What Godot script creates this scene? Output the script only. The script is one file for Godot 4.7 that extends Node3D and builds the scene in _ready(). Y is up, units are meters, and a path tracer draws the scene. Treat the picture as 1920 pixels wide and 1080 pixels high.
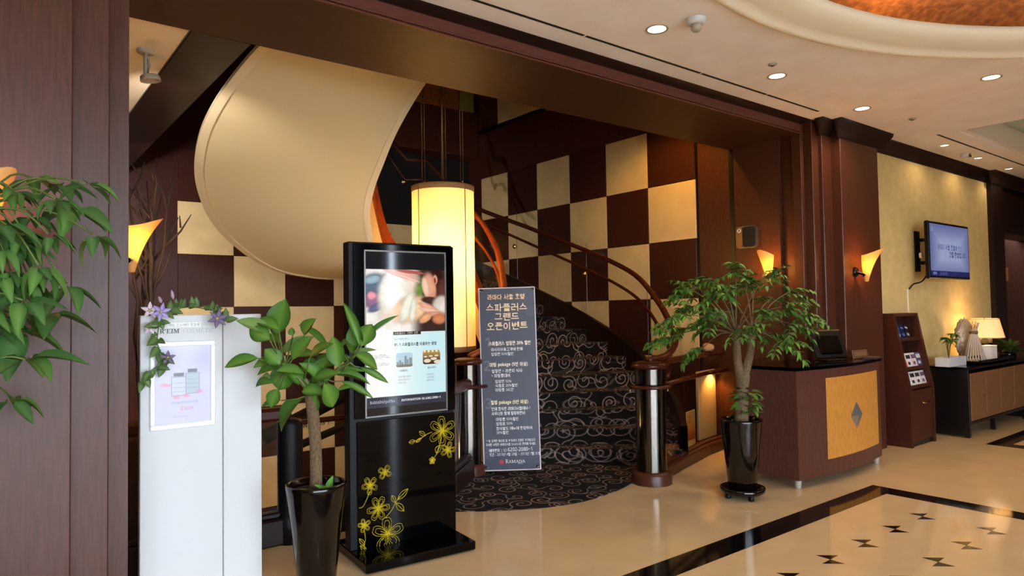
extends Node3D
# Hotel lobby: a dark wood opening with a spiral stair behind it, a reception desk and a display screen.

const LOBBY_H := 3.45
const STAIR := Vector3(3.84, 0, -6.1)
const RISE := 0.163
var M := {}
var rng := RandomNumberGenerator.new()

func _ready() -> void:
	rng.seed = 7
	setup_view()
	make_materials()
	build_shell()
	build_alcove()
	build_staircase()
	build_balustrades()
	build_ceiling_fittings()
	build_sconces()
	build_pendant()
	build_kiosk()
	build_banner()
	build_white_board()
	build_rubber_plant()
	build_corner_plant()
	build_tree()
	build_desk()
	build_rack()
	build_sideboard()
	build_television()
	build_extras()

# ---------------------------------------------------------------- view, sky, light
func setup_view() -> void:
	var cam := Camera3D.new()
	cam.name = "camera"
	cam.fov = 45.62
	cam.near = 0.05
	cam.far = 80.0
	cam.basis = Basis.from_euler(Vector3(deg_to_rad(1.9316), deg_to_rad(-37.9146), deg_to_rad(-0.9188)), EULER_ORDER_YXZ)
	cam.position = Vector3(0, 1.55, 0)
	add_child(cam)
	cam.current = true
	var we := WorldEnvironment.new()
	we.name = "environment"
	var env := Environment.new()
	env.background_mode = Environment.BG_SKY
	var sky := Sky.new()
	var sm := ProceduralSkyMaterial.new()
	sm.sky_top_color = Color(0.70, 0.76, 0.82)
	sm.sky_horizon_color = Color(0.82, 0.88, 0.95)
	sm.ground_bottom_color = Color(0.34, 0.38, 0.34)
	sm.ground_horizon_color = Color(0.62, 0.68, 0.68)
	sm.sun_angle_max = 0.0
	sky.sky_material = sm
	env.sky = sky
	env.background_energy_multiplier = DAYLIGHT
	env.tonemap_mode = Environment.TONE_MAPPER_LINEAR
	env.tonemap_exposure = EXPOSURE
	env.sdfgi_enabled = true
	env.ssao_enabled = true
	env.ssil_enabled = true
	we.environment = env
	add_child(we)

const DAYLIGHT := 28.5
const EXPOSURE := 1.0
const WARM := Color(1.0, 0.80, 0.58)
const AMBER := Color(1.0, 0.70, 0.33)

# ---------------------------------------------------------------- helpers: naming
func tag(o: Node, label: String, category: String, group := "") -> Node:
	o.set_meta("label", label)
	o.set_meta("category", category)
	if group != "":
		o.set_meta("group", group)
	return o

func base(called: String, at := Vector3.ZERO, turn := 0.0) -> Node3D:
	var o := Node3D.new()
	o.name = numbered(called)
	o.position = at
	o.rotation.y = turn
	add_child(o)
	return o

func thing(called: String, label: String, category: String, at := Vector3.ZERO, turn := 0.0, group := "") -> Node3D:
	var o := base(called, at, turn)
	tag(o, label, category, group)
	return o

var taken := {}
func numbered(called: String) -> String:
	var n: int = taken.get(called, -1) + 1
	taken[called] = n
	return called if n == 0 else "%s_%03d" % [called, n]

func part_name(called: String, parent: Node) -> String:
	var k := "%d/%s" % [parent.get_instance_id(), called]
	var n: int = taken.get(k, -1) + 1
	taken[k] = n
	return called if n == 0 else "%s_%03d" % [called, n]

func put(called: String, mesh: Mesh, m: Material, parent: Node, xf := Transform3D()) -> MeshInstance3D:
	var o := MeshInstance3D.new()
	o.name = numbered(called) if parent == self else part_name(called, parent)
	o.mesh = mesh
	o.material_override = m
	o.transform = xf
	o.cast_shadow = GeometryInstance3D.SHADOW_CASTING_SETTING_ON
	parent.add_child(o)
	return o

func obj(called: String, st: SurfaceTool, m: Material, parent: Node = self, xf := Transform3D()) -> MeshInstance3D:
	return put(called, done(st), m, parent, xf)

func struct(called: String, st: SurfaceTool, m: Material, parent: Node = self) -> MeshInstance3D:
	var o := obj(called, st, m, parent)
	if parent == self:
		o.set_meta("kind", "structure")
	return o

func done(st: SurfaceTool) -> ArrayMesh:
	st.generate_normals()
	return st.commit()

func copy(src: Node3D, label := "", group := "") -> Node3D:
	var c: Node3D = src.duplicate()
	var re := RegEx.create_from_string("_[0-9]{3}$")
	c.name = numbered(re.sub(src.name, ""))
	add_child(c)
	if label != "":
		c.set_meta("label", label)
	if group != "":
		c.set_meta("group", group)
	return c

func lamp_light(called: String, at: Vector3, color: Color, energy: float, size := 0.05) -> OmniLight3D:
	var l := OmniLight3D.new()
	l.name = numbered(called)
	l.position = at
	l.light_color = color
	l.light_energy = energy
	l.light_size = size
	l.omni_range = 20.0
	l.omni_attenuation = 2.0
	l.shadow_enabled = true
	add_child(l)
	return l

func spot_light(called: String, at: Vector3, to: Vector3, color: Color, energy: float, angle := 45.0, size := 0.05) -> SpotLight3D:
	var l := SpotLight3D.new()
	l.name = numbered(called)
	l.light_color = color
	l.light_energy = energy
	l.light_size = size
	l.spot_range = 20.0
	l.spot_attenuation = 2.0
	l.spot_angle = angle
	l.spot_angle_attenuation = 0.6
	l.shadow_enabled = true
	add_child(l)
	var up := Vector3.UP if absf((to - at).normalized().y) < 0.95 else Vector3.FORWARD
	l.look_at_from_position(at, to, up)
	return l

# ---------------------------------------------------------------- helpers: shapes
func sf(smooth := false) -> SurfaceTool:
	var st := SurfaceTool.new()
	st.begin(Mesh.PRIMITIVE_TRIANGLES)
	st.set_smooth_group(0 if smooth else -1)
	return st

func tri(st: SurfaceTool, a: Vector3, b: Vector3, c: Vector3) -> void:
	# counter-clockwise seen from outside
	st.add_vertex(a); st.add_vertex(c); st.add_vertex(b)

func quad(st: SurfaceTool, a: Vector3, b: Vector3, c: Vector3, d: Vector3) -> void:
	tri(st, a, b, c)
	tri(st, a, c, d)

func uvquad(st: SurfaceTool, a: Vector3, b: Vector3, c: Vector3, d: Vector3, u0 := 0.0, v0 := 0.0, u1 := 1.0, v1 := 1.0) -> void:
	# a lower left, b lower right, c upper right, d upper left
	var p := [a, c, b, a, d, c]
	var t := [Vector2(u0, v1), Vector2(u1, v0), Vector2(u1, v1), Vector2(u0, v1), Vector2(u0, v0), Vector2(u1, v0)]
	for i in 6:
		st.set_uv(t[i])
		st.add_vertex(p[i])

func box(st: SurfaceTool, c: Vector3, s: Vector3, b := 0.0, xf := Transform3D()) -> void:
	var h := s * 0.5
	b = minf(b, minf(h.x, minf(h.y, h.z)) * 0.9)
	var cor := func(sx: float, sy: float, sz: float, ax: int) -> Vector3:
		var p := Vector3(sx * h.x, sy * h.y, sz * h.z)
		for k in 3:
			if k != ax:
				p[k] -= signf(p[k]) * b
		return xf * (c + p)
	var S := [-1.0, 1.0]
	for ax in 3:
		var u := (ax + 1) % 3
		var v := (ax + 2) % 3
		for s0 in S:
			var q := []
			for k in [[-1.0, -1.0], [1.0, -1.0], [1.0, 1.0], [-1.0, 1.0]]:
				var w := [0.0, 0.0, 0.0]
				w[ax] = s0; w[u] = k[0]; w[v] = k[1]
				q.append(cor.call(w[0], w[1], w[2], ax))
			if s0 > 0: quad(st, q[0], q[1], q[2], q[3])
			else: quad(st, q[3], q[2], q[1], q[0])
		if b > 0.0:
			# edges parallel to ax, between faces u and v
			for su in S:
				for sv in S:
					var e := []
					for t in [[-1.0, u], [1.0, u], [1.0, v], [-1.0, v]]:
						var w := [0.0, 0.0, 0.0]
						w[ax] = t[0]; w[u] = su; w[v] = sv
						e.append(cor.call(w[0], w[1], w[2], t[1]))
					if su * sv < 0: quad(st, e[0], e[1], e[2], e[3])
					else: quad(st, e[3], e[2], e[1], e[0])
	if b > 0.0:
		for sx in S:
			for sy in S:
				for sz in S:
					var p0: Vector3 = cor.call(sx, sy, sz, 0)
					var p1: Vector3 = cor.call(sx, sy, sz, 1)
					var p2: Vector3 = cor.call(sx, sy, sz, 2)
					if sx * sy * sz > 0: tri(st, p0, p1, p2)
					else: tri(st, p0, p2, p1)

func span(st: SurfaceTool, a: Vector3, b: Vector3, bevel := 0.0) -> void:
	box(st, (a + b) * 0.5, (b - a).abs(), bevel)

func lathe(st: SurfaceTool, prof: Array, at := Vector3.ZERO, segs := 28, xf := Transform3D(), scale_z := 1.0) -> void:
	for i in prof.size() - 1:
		var p: Vector2 = prof[i]
		var q: Vector2 = prof[i + 1]
		for k in segs:
			var a := TAU * k / segs
			var b := TAU * (k + 1) / segs
			var v := func(r: float, y: float, t: float) -> Vector3: return xf * (at + Vector3(r * cos(t), y, -r * sin(t) * scale_z))
			var p0: Vector3 = v.call(p.x, p.y, a)
			var p1: Vector3 = v.call(p.x, p.y, b)
			var q0: Vector3 = v.call(q.x, q.y, a)
			var q1: Vector3 = v.call(q.x, q.y, b)
			if p.x > 0.0001: tri(st, p0, p1, q1)
			if q.x > 0.0001: tri(st, p0, q1, q0)

func tube(st: SurfaceTool, pts: Array, radii: Variant, segs := 8, caps := true, flat_y := 1.0) -> void:
	var n := pts.size()
	var rings := []
	var ref := Vector3.UP
	for i in n:
		var t: Vector3 = (pts[mini(i + 1, n - 1)] - pts[maxi(i - 1, 0)]).normalized()
		var s := ref.cross(t)
		if s.length() < 0.05: s = Vector3.RIGHT.cross(t)
		if s.length() < 0.05: s = Vector3.FORWARD.cross(t)
		s = s.normalized()
		var u := t.cross(s).normalized()
		var r: float = radii[i] if radii is Array else radii
		var ring := []
		for k in segs:
			var a := TAU * k / segs
			ring.append(pts[i] + s * cos(a) * r + u * sin(a) * r * flat_y)
		rings.append(ring)
	for i in n - 1:
		for k in segs:
			var k2 := (k + 1) % segs
			quad(st, rings[i][k], rings[i][k2], rings[i + 1][k2], rings[i + 1][k])
	if caps:
		for k in segs:
			var k2 := (k + 1) % segs
			tri(st, pts[0], rings[0][k2], rings[0][k])
			tri(st, pts[n - 1], rings[n - 1][k], rings[n - 1][k2])

func smooth_path(pts: Array, per := 6) -> Array:
	var out := []
	for i in pts.size() - 1:
		var p0: Vector3 = pts[maxi(i - 1, 0)]
		var p3: Vector3 = pts[mini(i + 2, pts.size() - 1)]
		for k in per:
			out.append((pts[i] as Vector3).cubic_interpolate(pts[i + 1], p0, p3, float(k) / per))
	out.append(pts[-1])
	return out

func prism(st: SurfaceTool, poly: PackedVector2Array, y0: float, y1: float, xf := Transform3D()) -> void:
	# polygon in (x, z), raised along y
	var pl := poly.duplicate()
	if Geometry2D.is_polygon_clockwise(pl): pl.reverse()
	var idx := Geometry2D.triangulate_polygon(pl)
	var f := func(p: Vector2, y: float) -> Vector3: return xf * Vector3(p.x, y, p.y)
	for i in range(0, idx.size(), 3):
		var a := pl[idx[i]]; var b := pl[idx[i + 1]]; var c := pl[idx[i + 2]]
		if (b - a).cross(c - a) < 0:
			var t := b; b = c; c = t
		tri(st, f.call(a, y1), f.call(c, y1), f.call(b, y1))
		tri(st, f.call(a, y0), f.call(b, y0), f.call(c, y0))
	for i in pl.size():
		var a := pl[i]; var b := pl[(i + 1) % pl.size()]
		quad(st, f.call(b, y0), f.call(a, y0), f.call(a, y1), f.call(b, y1))

func on_polar(theta_deg: float, r: float, y: float) -> Vector3:
	var t := deg_to_rad(theta_deg)
	return Vector3(STAIR.x + r * cos(t), y, STAIR.z - r * sin(t))

func upright(at: Vector3, x_axis: Vector3) -> Transform3D:
	# local x along x_axis (horizontal), y up
	var x := x_axis.normalized()
	return Transform3D(Basis(x, Vector3.UP, x.cross(Vector3.UP)), at)

func arrow(at: Vector3, dir: Vector3, normal: Vector3) -> Basis:
	var y := dir.normalized()
	var x := y.cross(normal)
	if x.length() < 0.01: x = y.cross(Vector3(0.3, 0.5, 0.8))
	x = x.normalized()
	return Basis(x, y, x.cross(y))

# ---------------------------------------------------------------- helpers: materials and pictures
func mat(c: Color, rough := 0.6, metal := 0.0, spec := 0.5) -> StandardMaterial3D:
	var m := StandardMaterial3D.new()
	m.albedo_color = c
	m.roughness = rough
	m.metallic = metal
	m.metallic_specular = spec
	return m

func glow(c: Color, e: float, body := Color(0.9, 0.85, 0.7)) -> StandardMaterial3D:
	var m := mat(body, 0.6)
	m.emission_enabled = true
	m.emission = c
	m.emission_energy_multiplier = e
	return m

func tiled(c: Color, tex: Texture2D, scale: Vector3, rough := 0.5, in_world := true) -> StandardMaterial3D:
	var m := mat(c, rough)
	m.albedo_texture = tex
	m.uv1_triplanar = true
	m.uv1_world_triplanar = in_world
	m.uv1_scale = scale
	m.metallic_specular = 0.36
	return m

func noise_picture(size: int, freq: float, octaves: int, seed_: int, dark: Color, light: Color, power := 1.0) -> ImageTexture:
	var n := FastNoiseLite.new()
	n.seed = seed_
	n.frequency = freq
	n.fractal_octaves = octaves
	var g := n.get_seamless_image(size, size)
	var im := Image.create(size, size, false, Image.FORMAT_RGB8)
	for y in size:
		for x in size:
			im.set_pixel(x, y, dark.lerp(light, pow(g.get_pixel(x, y).r, power)))
	return ImageTexture.create_from_image(im)

func dab(im: Image, x: int, y: int, c: Color, a: float) -> void:
	if a > 0.0 and x >= 0 and y >= 0 and x < im.get_width() and y < im.get_height():
		im.set_pixel(x, y, im.get_pixel(x, y).lerp(c, minf(a, 1.0)))

func stroke(im: Image, a: Vector2, b: Vector2, w: float, c: Color, wrap := false) -> void:
	var h := w * 0.5 + 1.0
	var size := im.get_size()
	for y in range(floori(minf(a.y, b.y) - h), ceili(maxf(a.y, b.y) + h) + 1):
		for x in range(floori(minf(a.x, b.x) - h), ceili(maxf(a.x, b.x) + h) + 1):
			var p := Vector2(x + 0.5, y + 0.5)
			var d := p.distance_to(Geometry2D.get_closest_point_to_segment(p, a, b))
			var al := clampf(w * 0.5 + 0.5 - d, 0.0, 1.0) * c.a
			if al > 0.0:
				if wrap: dab(im, posmod(x, size.x), posmod(y, size.y), Color(c, 1), al)
				else: dab(im, x, y, Color(c, 1), al)

func polyline(im: Image, pts: Array, w: float, c: Color, wrap := false) -> void:
	for i in pts.size() - 1:
		stroke(im, pts[i], pts[i + 1], w, c, wrap)

# strokes of the Korean letters in a unit square; [x, y, r] alone is a ring
const JAMO := {
	"ㄱ": [[0.05, 0.1, 0.9, 0.1, 0.8, 0.98]], "ㄴ": [[0.1, 0.02, 0.1, 0.9, 0.95, 0.9]], "ㄷ": [[0.95, 0.1, 0.1, 0.1, 0.1, 0.9, 0.95, 0.9]],
	"ㄹ": [[0.1, 0.06, 0.9, 0.06, 0.9, 0.5, 0.1, 0.5, 0.1, 0.94, 0.95, 0.94]], "ㅁ": [[0.1, 0.08, 0.9, 0.08, 0.9, 0.92, 0.1, 0.92, 0.1, 0.08]],
	"ㅂ": [[0.12, 0.02, 0.12, 0.94, 0.88, 0.94, 0.88, 0.02], [0.12, 0.48, 0.88, 0.48]], "ㅅ": [[0.5, 0.02, 0.42, 0.5, 0.05, 0.96], [0.46, 0.42, 0.95, 0.96]],
	"ㅇ": [[0.5, 0.5, 0.43]], "ㅈ": [[0.08, 0.08, 0.92, 0.08], [0.52, 0.08, 0.42, 0.55, 0.05, 0.96], [0.46, 0.5, 0.95, 0.96]],
	"ㅊ": [[0.35, 0.0, 0.65, 0.0], [0.08, 0.22, 0.92, 0.22], [0.52, 0.22, 0.42, 0.6, 0.05, 0.98], [0.46, 0.55, 0.95, 0.98]],
	"ㅋ": [[0.05, 0.1, 0.9, 0.1, 0.8, 0.98], [0.05, 0.5, 0.86, 0.5]], "ㅌ": [[0.95, 0.08, 0.1, 0.08, 0.1, 0.92, 0.95, 0.92], [0.1, 0.5, 0.9, 0.5]],
	"ㅍ": [[0.05, 0.1, 0.95, 0.1], [0.05, 0.9, 0.95, 0.9], [0.3, 0.1, 0.3, 0.9], [0.7, 0.1, 0.7, 0.9]],
	"ㅎ": [[0.32, 0.0, 0.68, 0.0], [0.05, 0.22, 0.95, 0.22], [0.5, 0.66, 0.3]],
	"ㅏ": [[0.35, 0, 0.35, 1], [0.35, 0.48, 0.95, 0.48]], "ㅐ": [[0.2, 0, 0.2, 1], [0.2, 0.48, 0.75, 0.48], [0.78, 0, 0.78, 1]], "ㅑ": [[0.35, 0, 0.35, 1], [0.35, 0.33, 0.95, 0.33], [0.35, 0.63, 0.95, 0.63]],
	"ㅓ": [[0.7, 0, 0.7, 1], [0.05, 0.48, 0.7, 0.48]], "ㅔ": [[0.5, 0.04, 0.5, 0.98], [0.0, 0.48, 0.5, 0.48], [0.88, 0, 0.88, 1]], "ㅕ": [[0.7, 0, 0.7, 1], [0.05, 0.33, 0.7, 0.33], [0.05, 0.63, 0.7, 0.63]],
	"ㅣ": [[0.5, 0, 0.5, 1]], "ㅗ": [[0, 0.9, 1, 0.9], [0.5, 0.2, 0.5, 0.9]], "ㅛ": [[0, 0.9, 1, 0.9], [0.32, 0.2, 0.32, 0.9], [0.68, 0.2, 0.68, 0.9]],
	"ㅜ": [[0, 0.2, 1, 0.2], [0.5, 0.2, 0.5, 1.0]], "ㅠ": [[0, 0.2, 1, 0.2], [0.32, 0.2, 0.32, 1], [0.68, 0.2, 0.68, 1]], "ㅡ": [[0, 0.5, 1, 0.5]],
}
const FIRST := ["ㄱ", "ㄱㄱ", "ㄴ", "ㄷ", "ㄷㄷ", "ㄹ", "ㅁ", "ㅂ", "ㅂㅂ", "ㅅ", "ㅅㅅ", "ㅇ", "ㅈ", "ㅈㅈ", "ㅊ", "ㅋ", "ㅌ", "ㅍ", "ㅎ"]
const MIDDLE := ["|ㅏ", "|ㅐ", "|ㅑ", "|ㅐ", "|ㅓ", "|ㅔ", "|ㅕ", "|ㅔ", "ㅗ|", "ㅗ|ㅏ", "ㅗ|ㅐ", "ㅗ|ㅣ", "ㅛ|", "ㅜ|", "ㅜ|ㅓ", "ㅜ|ㅔ", "ㅜ|ㅣ", "ㅠ|", "ㅡ|", "ㅡ|ㅣ", "|ㅣ"]
const LAST := ["", "ㄱ", "ㄱㄱ", "ㄱㅅ", "ㄴ", "ㄴㅈ", "ㄴㅎ", "ㄷ", "ㄹ", "ㄹㄱ", "ㄹㅁ", "ㄹㅂ", "ㄹㅅ", "ㄹㅌ", "ㄹㅍ", "ㄹㅎ", "ㅁ", "ㅂ", "ㅂㅅ", "ㅅ", "ㅅㅅ", "ㅇ", "ㅈ", "ㅊ", "ㅋ", "ㅌ", "ㅍ", "ㅎ"]

func letter(im: Image, j: String, r: Rect2, w: float, c: Color) -> void:
	var step := r.size.x / maxi(j.length(), 1)
	for i in j.length():
		var q := Rect2(r.position + Vector2(step * i, 0), Vector2(step, r.size.y))
		for s in JAMO[j[i]]:
			var pts := []
			if s.size() == 3:
				for k in 13:
					pts.append(q.position + q.size * Vector2(s[0] + s[2] * cos(TAU * k / 12), s[1] + s[2] * sin(TAU * k / 12)))
			else:
				for k in range(0, s.size(), 2):
					pts.append(q.position + q.size * Vector2(s[k], s[k + 1]))
			polyline(im, pts, w, c)

func syllable(im: Image, code: int, r: Rect2, w: float, c: Color) -> void:
	var k := code - 0xAC00
	var f: String = FIRST[k / 588]
	var mid: PackedStringArray = (MIDDLE[(k % 588) / 28] as String).split("|")
	var l: String = LAST[k % 28]
	var hh := 0.6 if l != "" else 1.0
	var sub := func(x0: float, y0: float, x1: float, y1: float) -> Rect2: return Rect2(r.position + r.size * Vector2(x0, y0), r.size * Vector2(x1 - x0, y1 - y0))
	var right := 0.62 if mid[1] != "" else 0.95
	if mid[0] != "":
		letter(im, f, sub.call(0.14 if mid[1] == "" else 0.05, 0.03, 0.86 if mid[1] == "" else 0.6, hh * 0.52), w, c)
		letter(im, mid[0], sub.call(0.03, hh * 0.56, right, hh * 0.96), w, c)
	else:
		letter(im, f, sub.call(0.04, 0.06, 0.56, hh * 0.9), w, c)
	if mid[1] != "":
		letter(im, mid[1], sub.call(0.64, 0.0, 0.98, hh if l != "" else 1.0), w, c)
	if l != "":
		letter(im, l, sub.call(0.16, 0.68, 0.88, 0.99), w, c)

var faces := {}
func face(kind: String, weight: int) -> RID:
	var k := kind + str(weight)
	if not faces.has(k):
		var f := SystemFont.new()
		f.font_names = PackedStringArray([kind])
		f.font_weight = weight
		faces[k] = f
	return faces[k].get_rids()[0]

func write(im: Image, text: String, x: float, y: float, size: float, c: Color, bold := 0.13, narrow := 0.92, kind := "Droid Sans") -> float:
	# y is the middle of the line; returns where the line ends
	var ts := TextServerManager.get_primary_interface()
	var px := int(size * 1.08)
	var rid := face(kind, 700 if bold > 0.11 and kind == "Droid Sans" else 400)
	for ch in text:
		var code := ch.unicode_at(0)
		if code >= 0xAC00 and code <= 0xD7A3:
			syllable(im, code, Rect2(x + size * 0.04, y - size * 0.47, size * narrow * 0.92, size * 0.94), size * bold, c)
			x += size * narrow
		elif code == 32:
			x += size * 0.3
		else:
			var s2 := Vector2i(px, 0)
			var g := ts.font_get_glyph_index(rid, px, code, 0)
			ts.font_render_glyph(rid, s2, g)
			var ti := ts.font_get_glyph_texture_idx(rid, s2, g)
			var adv := ts.font_get_glyph_advance(rid, px, g).x * narrow
			if ti >= 0:
				var src := ts.font_get_texture_image(rid, s2, ti)
				var q := ts.font_get_glyph_uv_rect(rid, s2, g)
				var off := ts.font_get_glyph_offset(rid, s2, g)
				var wd := int(ceil(q.size.x * narrow))
				for yy in int(q.size.y):
					for xx in wd:
						var a := src.get_pixel(int(q.position.x + minf(xx / narrow, q.size.x - 1)), int(q.position.y + yy)).a
						dab(im, int(x + off.x * narrow + xx), int(y + size * 0.38 + off.y + yy), Color(c, 1), a * c.a)
			x += adv
	return x

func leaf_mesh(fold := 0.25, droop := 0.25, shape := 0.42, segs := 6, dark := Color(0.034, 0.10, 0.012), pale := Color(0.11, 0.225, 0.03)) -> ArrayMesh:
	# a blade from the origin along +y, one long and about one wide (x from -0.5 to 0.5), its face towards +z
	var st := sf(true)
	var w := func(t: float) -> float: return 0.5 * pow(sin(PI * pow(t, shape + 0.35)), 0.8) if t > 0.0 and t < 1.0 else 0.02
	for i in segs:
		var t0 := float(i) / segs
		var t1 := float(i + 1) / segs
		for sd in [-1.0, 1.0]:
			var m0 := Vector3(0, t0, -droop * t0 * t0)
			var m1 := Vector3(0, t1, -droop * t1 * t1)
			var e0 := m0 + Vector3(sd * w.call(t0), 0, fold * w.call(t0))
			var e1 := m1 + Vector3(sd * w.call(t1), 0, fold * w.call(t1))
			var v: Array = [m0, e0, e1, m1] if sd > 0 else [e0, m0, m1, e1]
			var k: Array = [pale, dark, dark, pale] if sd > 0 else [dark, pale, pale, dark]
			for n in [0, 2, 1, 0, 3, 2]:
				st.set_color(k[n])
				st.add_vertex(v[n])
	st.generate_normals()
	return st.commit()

func leaf_xf(from: Vector3, to: Vector3, width: float, normal: Vector3) -> Transform3D:
	var d := to - from
	var b := arrow(from, d, normal)
	return Transform3D(Basis(b.x * width, b.y * d.length(), b.z * d.length()), from)

func make_materials() -> void:
	var grain := noise_picture(256, 0.045, 4, 3, Color(0.80, 0.78, 0.77), Color(1, 1, 1), 0.8)
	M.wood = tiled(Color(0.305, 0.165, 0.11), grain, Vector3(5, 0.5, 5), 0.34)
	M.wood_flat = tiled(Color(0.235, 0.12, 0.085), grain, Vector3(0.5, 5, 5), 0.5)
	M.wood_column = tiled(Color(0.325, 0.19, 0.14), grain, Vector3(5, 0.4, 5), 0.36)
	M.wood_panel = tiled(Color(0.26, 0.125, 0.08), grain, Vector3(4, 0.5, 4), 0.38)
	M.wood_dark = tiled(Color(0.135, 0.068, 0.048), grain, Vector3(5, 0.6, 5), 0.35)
	M.wood_rail = tiled(Color(0.28, 0.12, 0.065), grain, Vector3(6, 6, 6), 0.22)
	M.wood_stringer = tiled(Color(0.55, 0.24, 0.085), grain, Vector3(5, 3, 5), 0.3)
	M.wood_crown = tiled(Color(0.15, 0.07, 0.055), grain, Vector3(0.5, 5, 5), 0.55)
	M.black_wood = mat(Color(0.05, 0.04, 0.04), 0.3)
	var vein := noise_picture(256, 0.012, 5, 9, Color(0.955, 0.935, 0.91), Color(1, 0.99, 0.975), 1.0)
	M.marble = tiled(Color(0.835, 0.74, 0.585), vein, Vector3(0.6, 0.6, 0.6), 0.07)
	M.marble.metallic_specular = 0.5
	M.marble_dark = mat(Color(0.045, 0.04, 0.04), 0.07)
	M.inlay = mat(Color(0.10, 0.055, 0.04), 0.08)
	M.plaster = tiled(Color(0.95, 0.92, 0.90), noise_picture(128, 0.03, 3, 5, Color(0.96, 0.95, 0.94), Color(1, 1, 1)), Vector3(0.5, 0.5, 0.5), 0.85)
	M.plaster_warm = mat(Color(0.9, 0.84, 0.74), 0.8)
	M.soffit = mat(Color(0.85, 0.78, 0.62), 0.6)
	M.rim = mat(Color(0.88, 0.81, 0.67), 0.55)
	M.cream = tiled(Color(0.90, 0.78, 0.56), noise_picture(128, 0.02, 3, 8, Color(0.93, 0.92, 0.9), Color(1, 1, 1)), Vector3(0.8, 0.8, 0.8), 0.45)
	M.wallpaper = tiled(Color(0.86, 0.76, 0.52), noise_picture(128, 0.05, 3, 18, Color(0.93, 0.92, 0.9), Color(1, 1, 1)), Vector3(0.8, 0.8, 0.8), 0.7)
	M.gold = tiled(Color(0.60, 0.40, 0.20), noise_picture(256, 0.05, 5, 21, Color(0.45, 0.36, 0.3), Color(1, 1, 1), 0.9), Vector3(0.9, 0.9, 0.9), 0.42)
	M.gold.metallic = 0.35
	M.steel = mat(Color(0.38, 0.36, 0.33), 0.13, 1.0)
	M.rod = mat(Color(0.42, 0.30, 0.20), 0.42, 0.7)
	M.dark_rail = mat(Color(0.09, 0.05, 0.035), 0.6, 0.0, 0.25)
	M.fascia = tiled(Color(0.40, 0.22, 0.185), grain, Vector3(0.5, 5, 5), 0.45)
	M.glass_edge = mat(Color(0.30, 0.24, 0.17), 0.3)
	M.brass = mat(Color(0.80, 0.66, 0.42), 0.22, 1.0)
	M.black_gloss = mat(Color(0.012, 0.012, 0.014), 0.06, 0.0, 0.33)
	M.black = mat(Color(0.03, 0.028, 0.028), 0.45, 0.0, 0.3)
	M.black_matt = mat(Color(0.02, 0.02, 0.02), 0.8)
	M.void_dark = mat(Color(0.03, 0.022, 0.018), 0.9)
	M.white = mat(Color(0.785, 0.785, 0.78), 0.45)
	M.white_gloss = mat(Color(0.93, 0.93, 0.93), 0.2)
	M.paper = mat(Color(0.88, 0.87, 0.84), 0.7)
	M.glass = mat(Color(0.10, 0.12, 0.11, 0.02), 0.03, 0.0, 0.35)
	M.glass.transparency = BaseMaterial3D.TRANSPARENCY_ALPHA
	M.grey_fitting = mat(Color(0.62, 0.58, 0.53), 0.5)
	M.steel_dull = mat(Color(0.45, 0.44, 0.43), 0.35, 0.8)
	M.screen_off = mat(Color(0.10, 0.10, 0.11), 0.05)
	M.drawing = mat(Color(0.72, 0.64, 0.10), 0.45)
	M.shade = glow(Color(1.0, 0.68, 0.22), 0.30, Color(0.92, 0.86, 0.72))
	M.shade.backlight_enabled = true
	M.shade.backlight = Color(0.85, 0.78, 0.58)
	M.table_shade = glow(Color(1.0, 0.70, 0.28), 0.62, Color(0.92, 0.86, 0.70))
	M.wood_desk = tiled(Color(0.345, 0.205, 0.165), grain, Vector3(4, 0.5, 4), 0.32)
	M.maple = tiled(Color(0.80, 0.55, 0.24), grain, Vector3(4, 0.6, 4), 0.4)
	M.wood_rack = tiled(Color(0.27, 0.13, 0.085), grain, Vector3(4, 0.5, 4), 0.4)
	M.pale_wood = tiled(Color(0.52, 0.36, 0.22), grain, Vector3(4, 0.5, 4), 0.5)
	M.woven = tiled(Color(0.42, 0.28, 0.18), noise_picture(128, 0.15, 2, 41, Color(0.35, 0.3, 0.28), Color(1, 1, 1)), Vector3(5, 8, 5), 0.9)
	M.bronze = mat(Color(0.62, 0.36, 0.18), 0.4, 0.3)
	M.pale_metal = mat(Color(0.84, 0.76, 0.60), 0.4, 0.2)
	M.soil = tiled(Color(0.20, 0.12, 0.08), grain, Vector3(9, 9, 9), 0.95)
	M.bark = tiled(Color(0.50, 0.42, 0.31), noise_picture(128, 0.08, 4, 31, Color(0.6, 0.55, 0.5), Color(1, 1, 1)), Vector3(7, 3, 7), 0.85)
	M.twig = mat(Color(0.22, 0.19, 0.17), 0.9)
	M.pot = mat(Color(0.030, 0.018, 0.018), 0.10)
	M.leaf = mat(Color(1, 1, 1), 0.42, 0.0, 0.32)
	M.leaf.vertex_color_use_as_albedo = true
	M.leaf.cull_mode = BaseMaterial3D.CULL_DISABLED
	M.leaf.backlight_enabled = true
	M.leaf.backlight = Color(0.10, 0.17, 0.03)
	M.petal = M.leaf.duplicate()
	M.petal.backlight = Color(0.2, 0.15, 0.25)
	M.stem = mat(Color(0.32, 0.38, 0.14), 0.6)
	M.carpet = tiled(Color(1, 1, 1), carpet_picture(), Vector3(0.95, 0.95, 0.95), 0.95)

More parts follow.
